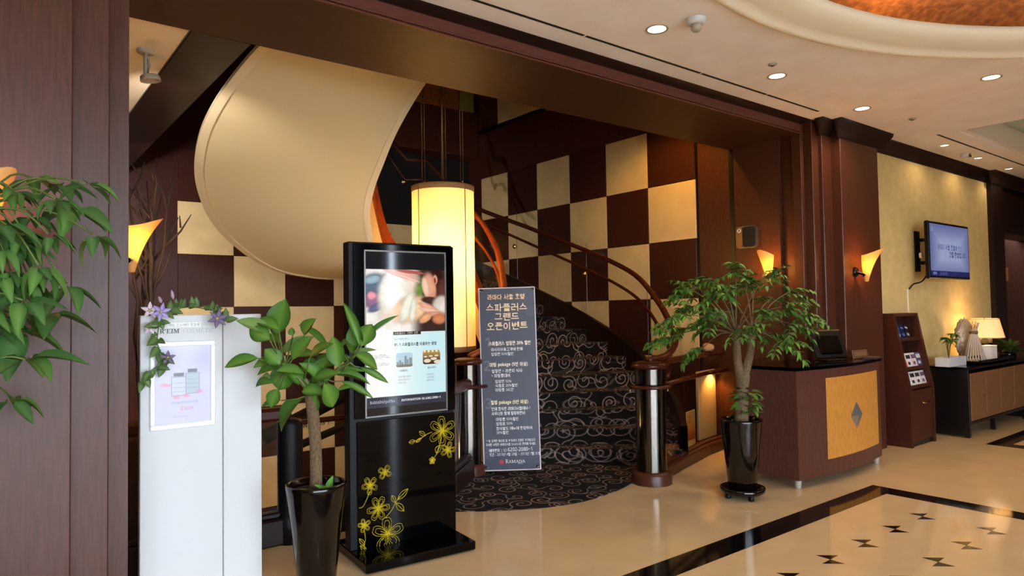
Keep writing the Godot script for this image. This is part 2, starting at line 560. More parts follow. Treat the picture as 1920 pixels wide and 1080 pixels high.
func carpet_picture() -> ImageTexture:
	var n := 768
	var im := Image.create(n, n, false, Image.FORMAT_RGB8)
	im.fill(Color(0.032, 0.024, 0.027))
	var r := RandomNumberGenerator.new()
	r.seed = 11
	var cells := 5
	for gy in cells:
		for gx in cells:
			var c := Vector2(gx + 0.5 + (0.25 if gy % 2 else -0.25) + r.randf_range(-0.14, 0.14), gy + 0.5 + r.randf_range(-0.14, 0.14)) * n / cells
			var R := n / float(cells) * r.randf_range(0.36, 0.5)
			var turn := r.randf() * TAU
			var hand := 1.0 if r.randf() < 0.5 else -1.0
			var pts := []
			var turns := r.randf_range(1.1, 2.0)
			for k in 41:
				var t := k / 40.0
				pts.append(c + Vector2.from_angle(turn + hand * t * turns * TAU) * R * (0.12 + 0.88 * pow(t, 0.8)))
			# the tail runs away from the curl
			var d: Vector2 = (pts[-1] - pts[-2]).normalized()
			var p: Vector2 = pts[-1]
			for k in 9:
				d = d.rotated(-hand * 0.26)
				p += d * R * 0.2
				pts.append(p)
			var col := Color(0.60, 0.50, 0.44).lerp(Color(0.44, 0.38, 0.36), r.randf())
			polyline(im, pts, n / 768.0 * 9.0, col, true)
	return ImageTexture.create_from_image(im)

# ---------------------------------------------------------------- the lobby shell
func build_shell() -> void:
	# floor, with the opening of the stair that goes down behind the glass balustrade
	var st := sf()
	span(st, Vector3(-5, -0.2, -4.78), Vector3(14, 0, 5.2))
	span(st, Vector3(3.32, -0.2, -6.6), Vector3(6.6, 0, -4.78))
	span(st, Vector3(4.5, -0.2, -9.66), Vector3(6.6, 0, -6.6))
	var floor_ := struct("floor", st, M.marble)
	# dark borders and bow-tie inlays, each piece of stone let into the floor
	for r in [[-1.2, -2.81, 6.1, 3.4], [8.77, -2.81, 12.6, 3.4]]:
		var w := 0.2
		for q in [[r[0], r[1], r[2], r[1] + w], [r[0], r[3] - w, r[2], r[3]], [r[2] - w, r[1] + w, r[2], r[3] - w], [r[0], r[1] + w, r[0] + w, r[3] - w]]:
			st = sf()
			span(st, Vector3(q[0], -0.01, q[1]), Vector3(q[2], 0.0012, q[3]))
			obj("border_strip", st, M.marble_dark, floor_)
	st = sf()
	for s in [1.0, -1.0]:
		var p := PackedVector2Array([Vector2(0, 0), Vector2(0.005, -0.092) * s, Vector2(0.102, -0.004) * s])
		prism(st, p, 0.0, 0.0013)
	var tie := done(st)
	var placed_ties := 0
	for gz in 5:
		for gx in 8:
			put("bow_tie_inlay", tie, M.inlay, floor_, Transform3D(Basis(), Vector3(5.46 - 0.446 * gx, 0, -2.168 + 0.434 * gz)))
			placed_ties += 1
	# lobby walls outside the frame; tall entrance windows let the daylight in
	st = sf()
	span(st, Vector3(-5.2, -0.2, -3.65), Vector3(-5, 3.6, 5.2))
	struct("wall_left", st, M.wood)
	st = sf()
	span(st, Vector3(14, -0.2, -4.6), Vector3(14.2, 3.6, 5.2))
	struct("wall_right", st, M.wood)
	st = sf()
	span(st, Vector3(-5.2, -0.2, 5), Vector3(-4.2, 3.6, 5.2))
	span(st, Vector3(4.2, -0.2, 5), Vector3(4.96, 3.6, 5.2))
	span(st, Vector3(5.12, -0.2, 5), Vector3(14.2, 3.6, 5.2))
	span(st, Vector3(-4.2, 3.25, 5), Vector3(5.12, 3.6, 5.2))
	struct("wall_entrance", st, M.wood)
	for i in 6:
		var xf := Transform3D(Basis(), Vector3(-4.2 + 1.4 * i, 0, 5.1))
		st = sf()
		for q in [[0.0, 0.0, 0.09, 3.25], [1.31, 0.0, 1.4, 3.25], [0.09, 3.16, 1.31, 3.25], [0.09, 2.2, 1.31, 2.26], [0.09, 0.0, 1.31, 0.1]]:
			box(st, Vector3((q[0] + q[2]) / 2, (q[1] + q[3]) / 2, 0), Vector3(q[2] - q[0], q[3] - q[1], 0.1), 0.004, xf)
		var w := struct("window_%d" % (i + 1), st, M.black)
		st = sf()
		box(st, Vector3(0.7, 1.63, 0), Vector3(1.22, 3.06, 0.01), 0.0, xf)
		obj("pane", st, M.glass, w)
	# street outside the entrance
	st = sf()
	span(st, Vector3(-18, -0.3, 5.2), Vector3(18, -0.05, 24))
	span(st, Vector3(-18, -0.3, 3), Vector3(-5.2, -0.05, 5.2))
	struct("ground_outside", st, mat(Color(0.84, 0.83, 0.80), 0.9))
	# dark wood facade: beam over the opening, stepped columns at both sides
	st = sf()
	span(st, Vector3(0.55, 3.31, -4.49), Vector3(6.6, 6.4, -3.65))
	struct("wall_beam", st, M.wood_flat)
	st = sf()
	span(st, Vector3(0.55, 3.31, -3.655), Vector3(6.6, 3.322, -3.638), 0.003)
	span(st, Vector3(0.55, 3.326, -3.655), Vector3(6.6, 3.338, -3.630), 0.003)
	struct("trim_beam", st, M.fascia)
	st = sf()
	span(st, Vector3(0.55, 3.342, -3.655), Vector3(6.6, 3.415, -3.643), 0.002)
	struct("trim_fascia", st, M.fascia)
	for side in 2:
		st = sf()
		if side == 0:
			span(st, Vector3(-5, 0, -4.49), Vector3(0.555, 6.4, -3.65))
			span(st, Vector3(-5, 0, -3.65), Vector3(0.46, 3.45, -3.52), 0.006)
			span(st, Vector3(-5, 0, -3.52), Vector3(0.31, 3.45, -3.42), 0.006)
		else:
			span(st, Vector3(6.6, 0, -3.75), Vector3(6.66, 3.45, -3.65), 0.004)
			span(st, Vector3(6.66, 0, -3.9), Vector3(8.07, 3.45, -3.56), 0.006)
			span(st, Vector3(6.78, 0, -3.6), Vector3(7.9, 3.45, -3.52), 0.006)
			span(st, Vector3(6.96, 0, -3.6), Vector3(7.79, 3.45, -3.42), 0.006)
		struct("wall_column_left" if side == 0 else "wall_column_right", st, M.wood_column if side == 0 else M.wood)
	# pale wall with the television, and the dark bay beyond it
	st = sf()
	span(st, Vector3(8.05, 0, -3.9), Vector3(11.55, 3.45, -3.55))
	struct("wall_pale", st, M.wallpaper)
	st = sf()
	span(st, Vector3(11.5, 0, -4.4), Vector3(11.95, 3.45, -3.48), 0.01)
	span(st, Vector3(11.95, 2.72, -3.9), Vector3(14.0, 3.45, -3.55))
	span(st, Vector3(11.95, 0, -4.4), Vector3(14.0, 2.72, -4.2))
	span(st, Vector3(11.95, 2.60, -3.9), Vector3(14.0, 2.72, -3.52), 0.01)
	struct("wall_far", st, M.wood_dark)
	st = sf()
	span(st, Vector3(12.05, 0, -4.2), Vector3(13.2, 2.45, -4.13), 0.01)
	var dr := struct("door_1", st, M.wood_dark)
	for k in 2:
		st = sf()
		span(st, Vector3(12.18 + 0.52 * k, 0.2, -4.14), Vector3(12.58 + 0.52 * k, 2.3, -4.115), 0.01)
		obj("door_panel", st, M.wood_dark, dr)
	# crown moulding, a stepped profile that follows beam, column and walls
	crown(Vector3(0.46, 0, -3.65), Vector3(6.60, 0, -3.65), 3.41)
	crown(Vector3(6.60, 0, -3.65), Vector3(6.60, 0, -3.52), 3.33)
	crown(Vector3(6.74, 0, -3.52), Vector3(6.92, 0, -3.52), 3.30)
	crown(Vector3(6.92, 0, -3.42), Vector3(7.92, 0, -3.42), 3.27)
	crown(Vector3(7.92, 0, -3.55), Vector3(11.46, 0, -3.55), 3.295)
	crown(Vector3(11.46, 0, -3.48), Vector3(14.0, 0, -3.48), 3.27)
	crown(Vector3(-5.0, 0, -3.42), Vector3(0.36, 0, -3.42), 3.3)
	build_ceiling()

func crown(a: Vector3, b: Vector3, y0: float) -> void:
	var st := sf(true)
	var dz := 1.0
	var top := LOBBY_H
	var prof := [[0.0, y0], [0.012, y0], [0.020, lerpf(y0, top, 0.12)], [0.030, lerpf(y0, top, 0.3)], [0.046, lerpf(y0, top, 0.5)], [0.066, lerpf(y0, top, 0.68)], [0.082, lerpf(y0, top, 0.82)], [0.088, top - 0.001]]
	if absf(a.x - b.x) < 0.01:
		return
	for i in prof.size() - 1:
		var p: Array = prof[i]
		var q: Array = prof[i + 1]
		quad(st, Vector3(a.x - p[0], p[1], a.z + p[0] * dz), Vector3(b.x + p[0], p[1], b.z + p[0] * dz), Vector3(b.x + q[0], q[1], b.z + q[0] * dz), Vector3(a.x - q[0], q[1], a.z + q[0] * dz))
		for e in [[a.x, -1.0], [b.x, 1.0]]:
			var x: float = e[0]
			var s: float = e[1]
			var v := [Vector3(x + s * p[0], p[1], a.z), Vector3(x + s * p[0], p[1], a.z + p[0]), Vector3(x + s * q[0], q[1], a.z + q[0]), Vector3(x + s * q[0], q[1], a.z)]
			if s < 0: quad(st, v[0], v[1], v[2], v[3])
			else: quad(st, v[3], v[2], v[1], v[0])
	struct("trim_crown", st, M.wood_crown)

func build_ceiling() -> void:
	# flat plaster with a round opening under a gilded dome and a long coffer to the right
	var c := Vector2(4.05, 1.0)
	var R := 3.48
	var outer := [Vector2(-5.2, -3.66), Vector2(8.5, -3.66), Vector2(8.5, 5.2), Vector2(-5.2, 5.2)]
	var st := sf()
	var n := 96
	var edge := func(a: float) -> Vector2:
		# where a ray from the dome's centre leaves the rectangle
		var d := Vector2(cos(a), sin(a))
		var t := 1e9
		if d.x > 1e-6: t = minf(t, (8.5 - c.x) / d.x)
		if d.x < -1e-6: t = minf(t, (-5.2 - c.x) / d.x)
		if d.y > 1e-6: t = minf(t, (5.2 - c.y) / d.y)
		if d.y < -1e-6: t = minf(t, (-3.66 - c.y) / d.y)
		return c + d * t
	var angles := []
	for k in n: angles.append(TAU * k / n)
	for p in outer: angles.append(fposmod((p - c).angle(), TAU))
	angles.sort()
	for k in angles.size():
		var a0: float = angles[k]
		var a1: float = angles[(k + 1) % angles.size()]
		var i0 := c + Vector2(cos(a0), sin(a0)) * R
		var i1 := c + Vector2(cos(a1), sin(a1)) * R
		var o0: Vector2 = edge.call(a0)
		var o1: Vector2 = edge.call(a1)
		for y in [LOBBY_H, LOBBY_H + 0.05]:
			var v := [Vector3(i0.x, y, i0.y), Vector3(o0.x, y, o0.y), Vector3(o1.x, y, o1.y), Vector3(i1.x, y, i1.y)]
			if y == LOBBY_H: quad(st, v[0], v[1], v[2], v[3])
			else: quad(st, v[3], v[2], v[1], v[0])
	span(st, Vector3(8.5, LOBBY_H, -3.66), Vector3(14.2, LOBBY_H + 0.05, -2.87))
	span(st, Vector3(8.5, LOBBY_H, 3.0), Vector3(14.2, LOBBY_H + 0.05, 5.2))
	span(st, Vector3(13.4, LOBBY_H, -2.87), Vector3(14.2, LOBBY_H + 0.05, 3.0))
	span(st, Vector3(-5.2, LOBBY_H + 0.9, -3.66), Vector3(14.2, LOBBY_H + 1.0, 5.2))
	var ceil_ := struct("ceiling", st, M.plaster)
	# moulded ring round the dome
	st = sf(true)
	lathe(st, [Vector2(3.53, 3.455), Vector2(3.525, 3.435), Vector2(3.50, 3.425), Vector2(3.47, 3.435), Vector2(3.455, 3.452), Vector2(3.40, 3.458), Vector2(3.30, 3.475), Vector2(3.24, 3.50), Vector2(3.22, 3.53), Vector2(3.225, 3.56), Vector2(3.25, 3.575), Vector2(3.62, 3.575)].map(func(p: Vector2) -> Vector2: return p), Vector3(c.x, 0, c.y), 96)
	obj("dome_ring", st, M.plaster_warm, ceil_)
	st = sf(true)
	lathe(st, [Vector2(3.9, 3.56), Vector2(3.88, 3.70), Vector2(3.6, 3.84), Vector2(3.0, 3.93), Vector2(2.0, 4.02), Vector2(1.0, 4.07), Vector2(0.0, 4.08)], Vector3(c.x, 0, c.y), 96)
	obj("dome", st, M.gold, ceil_)
	# cove light hidden on the ledge of the ring
	st = sf(true)
	lathe(st, [Vector2(3.50, 3.60), Vector2(3.54, 3.585), Vector2(3.58, 3.60), Vector2(3.54, 3.615), Vector2(3.50, 3.60)], Vector3(c.x, 0, c.y), 96)
	obj("cove_light", st, glow(Color(1.0, 0.80, 0.58), 7.0), ceil_)
	for k in 8:
		var a := TAU * (k + 0.5) / 8
		lamp_light("cove_lamp", Vector3(c.x + 3.4 * cos(a), 3.66, c.y + 3.4 * sin(a)), WARM, 0.25, 0.06)
	# coffer to the right
	st = sf()
	span(st, Vector3(8.5, LOBBY_H + 0.02, -2.87), Vector3(13.4, 3.9, -2.82))
	span(st, Vector3(8.5, LOBBY_H + 0.02, 2.95), Vector3(13.4, 3.9, 3.0))
	span(st, Vector3(8.5, LOBBY_H + 0.02, -2.82), Vector3(8.55, 3.9, 2.95))
	span(st, Vector3(13.35, LOBBY_H + 0.02, -2.82), Vector3(13.4, 3.9, 2.95))
	span(st, Vector3(8.5, 3.9, -2.87), Vector3(13.4, 3.95, 3.0))
	obj("coffer", st, M.plaster_warm, ceil_)
	st = sf()
	for q in [[-2.82, -2.6, 3.72], [-2.6, -2.45, 3.80]]:
		span(st, Vector3(8.55, q[2], q[0]), Vector3(13.35, 3.9, q[1]), 0.01)
	obj("coffer_moulding", st, mat(Color(0.72, 0.78, 0.72), 0.6), ceil_)
	# linear air slots
	for s in [[2.0, 3.3, 4.6, 5.55, 6.46, -3.37], [8.45, 10.2, 11.9, 13.0, 13.0, -3.06]]:
		for k in 4:
			if s[k + 1] - s[k] < 0.05: continue
			st = sf()
			span(st, Vector3(s[k] + 0.01, LOBBY_H - 0.002, s[5] - 0.012), Vector3(s[k + 1] - 0.01, LOBBY_H + 0.01, s[5] + 0.012))
			obj("air_slot", st, M.black_matt, ceil_)

# ---------------------------------------------------------------- the stair alcove
func panel_grid(wall: Node3D, xs: Array, ys: Array, parity: int, plane: float, along_x: bool) -> void:
	for c in xs.size() - 1:
		for r in ys.size() - 1:
			var a := minf(xs[c], xs[c + 1]) + 0.003
			var b := maxf(xs[c], xs[c + 1]) - 0.003
			var y0: float = ys[r] + 0.003
			var y1: float = ys[r + 1] - 0.003
			var st := sf()
			if along_x: span(st, Vector3(a, y0, plane), Vector3(b, y1, plane + 0.024), 0.003)
			else: span(st, Vector3(plane - 0.024, y0, a), Vector3(plane, y1, b), 0.003)
			var pale: bool = posmod(c + r + parity, 2) == 0 and r < 7
			obj("wall_panel", st, M.cream if pale else M.wood_panel, wall)

func build_alcove() -> void:
	var st := sf()
	span(st, Vector3(0.4, -2.8, -9.9), Vector3(0.6, 6.4, -4.49))
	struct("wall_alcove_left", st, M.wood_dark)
	st = sf()
	span(st, Vector3(6.6, -0.2, -9.9), Vector3(6.8, 6.4, -3.9))
	var wr := struct("wall_alcove_right", st, M.wood)
	var rows := [-1.80, -1.105, -0.41, 0.282, 0.975, 1.668, 2.361, 3.055, 3.75]
	var cols := [-4.94, -5.655, -6.37, -7.085, -7.80, -8.515, -9.23]
	panel_grid(wr, cols, rows.slice(3), 1 + 0, 6.6, false)
	st = sf()
	span(st, Vector3(6.572, 4.5, -9.66), Vector3(6.6, 4.56, -4.5), 0.005)
	obj("ledge", st, M.black_wood, wr)
	for k in 3:
		st = sf()
		span(st, Vector3(6.576, 4.57, -8.75 + 2.2 * k), Vector3(6.6, 5.5, -7.55 + 2.2 * k), 0.003)
		obj("wall_panel", st, M.cream, wr)
	st = sf()
	span(st, Vector3(6.592, 0, -4.49), Vector3(6.6, 3.31, -4.44))
	span(st, Vector3(6.585, 0, -4.932), Vector3(6.6, 6.2, -4.915))
	obj("panel_joint", st, M.black_wood, wr)
	st = sf()
	span(st, Vector3(0.4, -2.8, -9.9), Vector3(6.8, 6.4, -9.66))
	var wb := struct("wall_back", st, M.wood_panel)
	panel_grid(wb, [2.025, 2.728, 3.432, 4.155, 4.86, 5.56], rows, 0, -9.66, true)
	# upper floor edge and the dark corridor under it
	st = sf()
	span(st, Vector3(4.3, 4.12, -9.66), Vector3(6.6, 4.86, -9.3), 0.01)
	obj("floor_edge", st, M.wood, wb)
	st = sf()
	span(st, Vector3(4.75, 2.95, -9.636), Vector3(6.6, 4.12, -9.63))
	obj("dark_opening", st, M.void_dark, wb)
	st = sf()
	span(st, Vector3(0.4, 6.2, -9.9), Vector3(6.8, 6.4, -3.65))
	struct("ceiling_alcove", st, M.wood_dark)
	# low ceiling strip on the left with its dark edge beam
	st = sf()
	span(st, Vector3(0.6, 3.33, -9.66), Vector3(1.03, 3.75, -4.49))
	struct("ceiling_low", st, M.plaster_warm)
	st = sf()
	span(st, Vector3(1.02, 3.31, -9.66), Vector3(1.385, 3.9, -4.49), 0.006)
	struct("trim_low", st, M.wood_dark)
	# the well of the stair that leads down
	st = sf()
	span(st, Vector3(0.6, -2.8, -9.66), Vector3(4.5, -2.6, -4.78))
	struct("floor_below", st, M.marble)
	st = sf()
	span(st, Vector3(0.6, -2.6, -4.78), Vector3(3.32, -0.2, -4.72))
	span(st, Vector3(3.32, -2.6, -6.6), Vector3(3.38, -0.2, -4.78))
	span(st, Vector3(3.38, -2.6, -6.6), Vector3(4.5, -0.2, -6.54))
	span(st, Vector3(4.5, -2.6, -9.66), Vector3(4.56, -0.2, -6.6))
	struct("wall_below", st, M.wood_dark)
	# lettering on the lowest pale panel
	var t := TextMesh.new()
	var f := SystemFont.new()
	f.font_names = PackedStringArray(["Droid Serif"])
	t.font = f
	t.text = "SPA PLUS 7"
	t.font_size = 48
	t.pixel_size = 0.0020
	t.depth = 0.006
	put("lettering", t, M.black_wood, wb, Transform3D(Basis(), Vector3(3.82, -0.03, -9.63)))

# ---------------------------------------------------------------- spiral stair
func nosing_angle(i: float) -> float:
	return -54.0 + 8.0 * (i - 0.3)

# the underside: radius and height of its outer and inner edge against the angle
const OUT_A := [-30.0, 62.0, 103.5, 113.5, 121.5, 130.5, 137.0, 144.5, 154.0, 162.0, 172.0, 179.5, 187.5, 194.0, 199.0, 204.5, 216.0, 230.0]
const OUT_R := [2.39, 2.39, 2.388, 2.42, 2.428, 2.428, 2.424, 2.412, 2.383, 2.372, 2.370, 2.382, 2.40, 2.419, 2.43, 2.45, 2.46, 2.46]
const OUT_Y := [0.12, 2.00, 2.013, 2.071, 2.169, 2.318, 2.426, 2.558, 2.715, 2.836, 2.972, 3.089, 3.212, 3.32, 3.417, 3.525, 3.73, 3.98]
const IN_A := [-30.0, 62.0, 100.0, 108.0, 115.0, 125.0, 134.5, 148.5, 162.5, 175.5, 193.0, 209.5, 224.0, 232.0]
const IN_R := [0.70, 0.72, 0.775, 0.779, 0.779, 0.778, 0.765, 0.747, 0.700, 0.660, 0.644, 0.646, 0.656, 0.66]
const IN_Y := [0.12, 2.00, 2.00, 2.01, 2.058, 2.224, 2.385, 2.616, 2.838, 3.027, 3.282, 3.515, 3.732, 3.85]

func along(a: float, xs: Array, ys: Array) -> float:
	if a <= xs[0]: return ys[0]
	for i in xs.size() - 1:
		if a <= xs[i + 1]:
			var im := maxi(i - 1, 0)
			var ip := mini(i + 2, xs.size() - 1)
			var t: float = (a - xs[i]) / (xs[i + 1] - xs[i])
			return cubic_interpolate_in_time(ys[i], ys[i + 1], ys[im], ys[ip], t, xs[i + 1] - xs[i], xs[im] - xs[i], xs[ip] - xs[i])
	return ys[-1]

func under(a: float, f: float) -> Vector3:
	# f = 0 at the inner edge, 1 at the outer edge
	return on_polar(a, lerpf(along(a, IN_A, IN_R), along(a, OUT_A, OUT_R), f), lerpf(along(a, IN_A, IN_Y), along(a, OUT_A, OUT_Y), f))

func sector(st: SurfaceTool, a0: float, a1: float, r0: float, r1: float, y0: float, y1: float, n := 3) -> void:
	var p := PackedVector2Array()
	for k in n + 1:
		var v := on_polar(lerpf(a0, a1, float(k) / n), r1, 0)
		p.append(Vector2(v.x, v.z))
	for k in n + 1:
		var v := on_polar(lerpf(a1, a0, float(k) / n), r0, 0)
		p.append(Vector2(v.x, v.z))
	prism(st, p, y0, y1)

func build_staircase() -> void:
	var t := thing("spiral_staircase", "curving carpeted stair that sweeps up the alcove and returns overhead with a smooth cream underside", "staircase")
	for i in range(1, 15):
		var st := sf()
		var a0 := nosing_angle(i)
		var a1 := nosing_angle(i + 1) + 1.0
		var y := RISE * i
		if i == 14: a1 = 104.5
		sector(st, a0, a1, 0.72, 2.40, y - RISE - 0.02, y - 0.012, 3)
		# rounded nosing
		sector(st, a0 - 0.25, a1, 0.72, 2.40, y - 0.03, y - 0.008, 3)
		sector(st, a0 - 0.1, a1, 0.72, 2.40, y - 0.009, y, 3)
		obj("carpeted_step", st, M.carpet, t)
	for i in 11:
		var st := sf()
		var a0 := 104.0 + 10.6 * i
		sector(st, a0, a0 + 11.2, 0.80, 1.95, RISE * (14 + i), RISE * (15 + i), 3)
		obj("carpeted_step", st, M.carpet, t)
	# underside: smooth plaster between two raised rims; it ends where the beam begins
	var st := sf(true)
	var n := 110
	var at := func(k: int, f: float) -> Vector3: return under(lerpf(-24.0, lerpf(232.0, 219.5, f), float(k) / n), f)
	for k in n:
		for j in 6:
			var f0 := lerpf(0.036, 0.955, j / 6.0)
			var f1 := lerpf(0.036, 0.955, (j + 1) / 6.0)
			var up := Vector3(0, 0.016, 0)
			quad(st, at.call(k, f0) + up, at.call(k, f1) + up, at.call(k + 1, f1) + up, at.call(k + 1, f0) + up)
	obj("underside", st, M.soffit, t)
	for e in [[0.955, 1.0], [0.0, 0.04]]:
		st = sf()
		for k in n:
			var up := Vector3(0, 0.017, 0)
			var tall := Vector3(0, 0.03, 0)
			quad(st, at.call(k, e[0]), at.call(k, e[1]), at.call(k + 1, e[1]), at.call(k + 1, e[0]))
			quad(st, at.call(k, e[0]), at.call(k + 1, e[0]), at.call(k + 1, e[0]) + up, at.call(k, e[0]) + up)
			quad(st, at.call(k, e[1]), at.call(k, e[1]) + up, at.call(k + 1, e[1]) + up, at.call(k + 1, e[1]))
			if e[1] == 1.0:
				quad(st, at.call(k, 1.0), at.call(k, 1.0) + tall, at.call(k + 1, 1.0) + tall, at.call(k + 1, 1.0))
		obj("underside_rim", st, M.rim, t)
	# inner string: pale face to the well, wooden capping above
	st = sf()
	var cap := sf()
	for k in n:
		var a := lerpf(-24.0, 222.0, float(k) / n)
		var b := lerpf(-24.0, 222.0, float(k + 1) / n)
		var f := func(ang: float, dr: float, dy: float) -> Vector3: return on_polar(ang, along(ang, IN_A, IN_R) + dr, along(ang, IN_A, IN_Y) + dy - 0.42 * smoothstep(132.0, 92.0, ang) * smoothstep(48.0, 80.0, ang))
		quad(st, f.call(a, 0.0, 0.0), f.call(b, 0.0, 0.0), f.call(b, 0.0, 0.42), f.call(a, 0.0, 0.42))
		quad(st, f.call(b, 0.05, 0.0), f.call(a, 0.05, 0.0), f.call(a, 0.05, 0.42), f.call(b, 0.05, 0.42))
		quad(cap, f.call(a, -0.03, 0.40), f.call(b, -0.03, 0.40), f.call(b, -0.03, 0.68), f.call(a, -0.03, 0.68))
		quad(cap, f.call(a, -0.03, 0.68), f.call(b, -0.03, 0.68), f.call(b, 0.06, 0.68), f.call(a, 0.06, 0.68))
		quad(cap, f.call(b, 0.06, 0.40), f.call(a, 0.06, 0.40), f.call(a, 0.06, 0.68), f.call(b, 0.06, 0.68))
		quad(cap, f.call(b, -0.03, 0.40), f.call(a, -0.03, 0.40), f.call(a, 0.06, 0.40), f.call(b, 0.06, 0.40))
	obj("inner_string", st, M.cream, t)
	obj("string_capping", cap, M.wood_stringer, t)
	# outer string beside the treads
	st = sf()
	for k in 40:
		var a := lerpf(-46.0, 64.0, k / 40.0)
		var b := lerpf(-46.0, 64.0, (k + 1) / 40.0)
		var g := func(ang: float, r: float, dy: float) -> Vector3: return on_polar(ang, r, maxf(minf((ang + 54.0) / 8.0 * RISE, 2.28) + dy, 0.0))
		for q in [[2.40, -0.35, 2.40, 0.22], [2.40, 0.22, 2.46, 0.22], [2.46, 0.22, 2.46, -0.35], [2.46, -0.35, 2.40, -0.35]]:
			quad(st, g.call(b, q[0], q[1]), g.call(a, q[0], q[1]), g.call(a, q[2], q[3]), g.call(b, q[2], q[3]))
	obj("outer_string", st, M.wood_dark, t)
	# carpet laid before the first step, with a curved front edge
	var p := PackedVector2Array()
	for k in 33:
		var v := on_polar(lerpf(-128.0, -44.0, k / 32.0), lerpf(1.80, 2.03, smoothstep(0.0, 0.5, k / 32.0)), 0)
		p.append(Vector2(v.x, v.z))
	var last := on_polar(-44.0, 0.7, 0)
	p.append(Vector2(last.x, last.z))
	p.append(Vector2(3.34, -5.6))
	st = sf()
	prism(st, p, 0.0, 0.008)
	tag(obj("carpet", st, M.carpet), "dark scroll-patterned carpet with a curved front edge before the first step", "carpet")

func rail_thing(called: String, label: String) -> Node3D:
	return thing(called, label, "balustrade")

func standoff(parent: Node3D, at: Vector3, toward: Vector3) -> void:
	var st := sf(true)
	var b := arrow(at, toward, Vector3.UP)
	lathe(st, [Vector2(0, 0), Vector2(0.026, 0), Vector2(0.03, 0.006), Vector2(0.03, 0.02), Vector2(0.022, 0.028), Vector2(0, 0.03)], Vector3.ZERO, 14, Transform3D(b, at))
	lathe(st, [Vector2(0.008, 0.02), Vector2(0.008, 0.06)], Vector3.ZERO, 8, Transform3D(b, at))
	obj("standoff", st, M.brass, parent)

func curved_glass(parent: Node3D, lo: Callable, hi: Callable, a0: float, a1: float, n := 6) -> void:
	var st := sf(true)
	for k in n:
		var a := lerpf(a0, a1, float(k) / n)
		var b := lerpf(a0, a1, float(k + 1) / n)
		quad(st, lo.call(a), lo.call(b), hi.call(b), hi.call(a))
	obj("glass_panel", st, M.glass, parent)

func newel(parent: Node3D, at: Vector3, r: float, top := 1.02) -> void:
	var st := sf(true)
	lathe(st, [Vector2(r, 0.10), Vector2(r, top)], at, 40)
	obj("newel_drum", st, M.steel, parent)
	st = sf(true)
	lathe(st, [Vector2(0, top + 0.065), Vector2(r * 0.7, top + 0.062), Vector2(r * 1.05, top + 0.05), Vector2(r * 1.18, top + 0.03), Vector2(r * 1.18, top + 0.012), Vector2(r * 1.05, top - 0.005), Vector2(0, top - 0.006)], at, 40)
	obj("newel_cap", st, M.wood_rail, parent)
	st = sf(true)
	lathe(st, [Vector2(0, 0.112), Vector2(r * 1.1, 0.112), Vector2(r * 1.28, 0.10), Vector2(r * 1.32, 0.085), Vector2(r * 1.32, 0.0)], at, 40)
	obj("newel_plinth", st, M.wood, parent)

